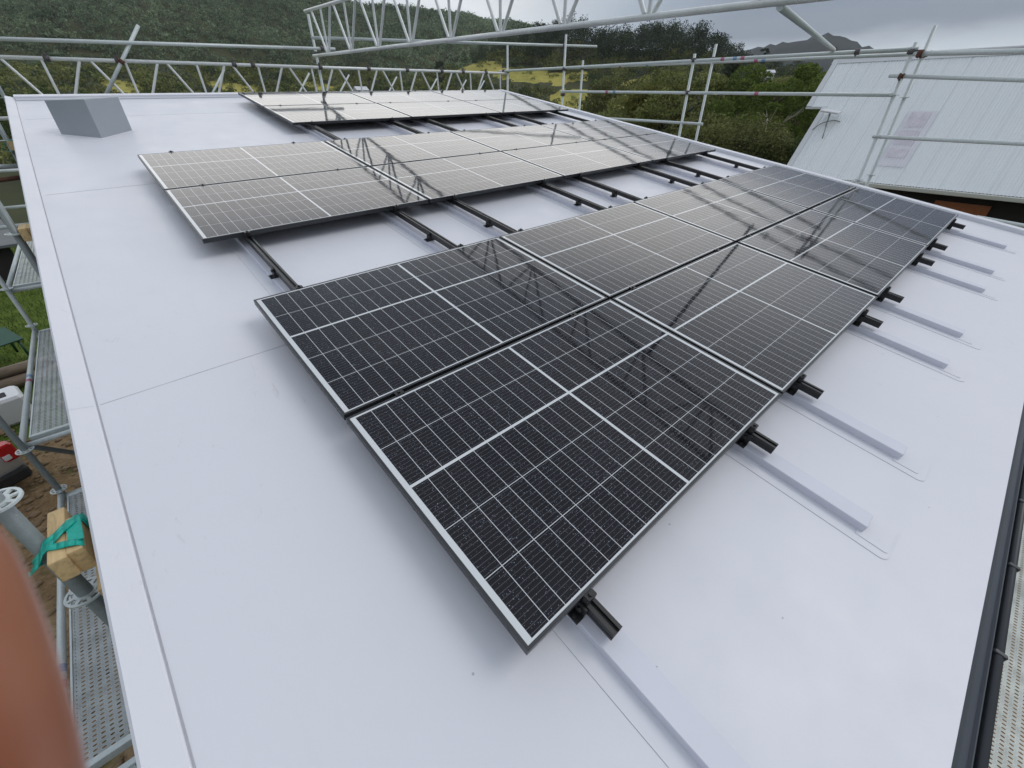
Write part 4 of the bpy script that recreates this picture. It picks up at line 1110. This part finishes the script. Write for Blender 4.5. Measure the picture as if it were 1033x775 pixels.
def azdot(deg):
    a = math.radians(deg); return wm('DIVIDE', wm('ADD', wm('MULTIPLY', sp.outputs[0], math.sin(a)), wm('MULTIPLY', sp.outputs[1], math.cos(a))), hl)
nn_ = wm('SUBTRACT', n1, .5)
# pale even overcast with soft mottling
mott = wm('ADD', wm('MULTIPLY', nn_, 1.1), wm('MULTIPLY', wm('SUBTRACT', n2, .5), .5))
cloud = wramp(wm('ADD', mott, .5), [(.28, (.40, .47, .58)), (.46, (.70, .78, .87)), (.66, (1.02, 1.05, 1.08))])
# heavy blue-grey rain cloud low on the right, over a paler strip along the horizon
zr_ = wm('ADD', zz, wm('MULTIPLY', nn_, .17))
heavy = wm('MULTIPLY', wm('MULTIPLY', wstep(wm('ADD', azdot(92), wm('MULTIPLY', nn_, .5)), .62, .93), wstep(zr_, .055, .105)), wm('SUBTRACT', 1.0, wstep(zr_, .26, .36)))
cloud = wmix(wm('MULTIPLY', heavy, .92), cloud, (.17, .205, .285))
zen = wm('ADD', wm('MULTIPLY', zz, .06), .93)
vm = N.new('ShaderNodeVectorMath'); vm.operation = 'SCALE'
# the cloud is thin and bright in one stretch of sky beyond the far edge of the roof
glow = wm('MULTIPLY', wstep(zz, .20, .32), wm('SUBTRACT', 1.0, wstep(zz, .40, .66)))
gshape = wm('MULTIPLY', glow, wstep(azdot(34), .30, .95))
glow = wm('MULTIPLY', gshape, GLOW)
LK(wmix(gshape, cloud, (1.0, .98, .95)), vm.inputs[0])
west = wm('MULTIPLY', wm('MINIMUM', wm('MAXIMUM', wm('ADD', wm('MULTIPLY', sp.outputs[0], -1.1), wm('MULTIPLY', sp.outputs[1], -.75)), 0), 1), .32)   # unseen sky dimmed behind the camera, added to darken left-facing sides
LK(wm('MULTIPLY', wm('ADD', wm('MULTIPLY', zen, BASE), glow), wm('SUBTRACT', 1.0, west)), vm.inputs['Scale'])
vs = N.new('ShaderNodeVectorMath'); vs.operation = 'SCALE'; LK(sky.outputs[0], vs.inputs[0]); vs.inputs['Scale'].default_value = 1.0
# cloud radiance is scaled so that the Background strength stays in the sky texture's range
K = .10
vm2 = N.new('ShaderNodeVectorMath'); vm2.operation = 'SCALE'; LK(vm.outputs[0], vm2.inputs[0]); vm2.inputs['Scale'].default_value = 1.0/K
LK(wmix(.88, vs.outputs[0], vm2.outputs[0]), bg.inputs[0]); bg.inputs[1].default_value = K
sl = bpy.data.lights.new('sun', 'SUN'); sl.energy = .6; sl.angle = math.radians(28); sl.color = (1, .97, .92)
so = bpy.data.objects.new('sun', sl); COL.objects.link(so)
dv = Vector((math.sin(SUN_AZ)*math.cos(SUN_EL), math.cos(SUN_AZ)*math.cos(SUN_EL), math.sin(SUN_EL)))
so.rotation_euler = dv.to_track_quat('Z', 'Y').to_euler(); so.location = (4, 2, 12)
vw = S.view_settings; vw.view_transform = 'Standard'; vw.look = 'None'; vw.exposure = .31; vw.gamma = 1; vw.use_curve_mapping = False
S.cycles.max_bounces = 8; S.cycles.transparent_max_bounces = 16
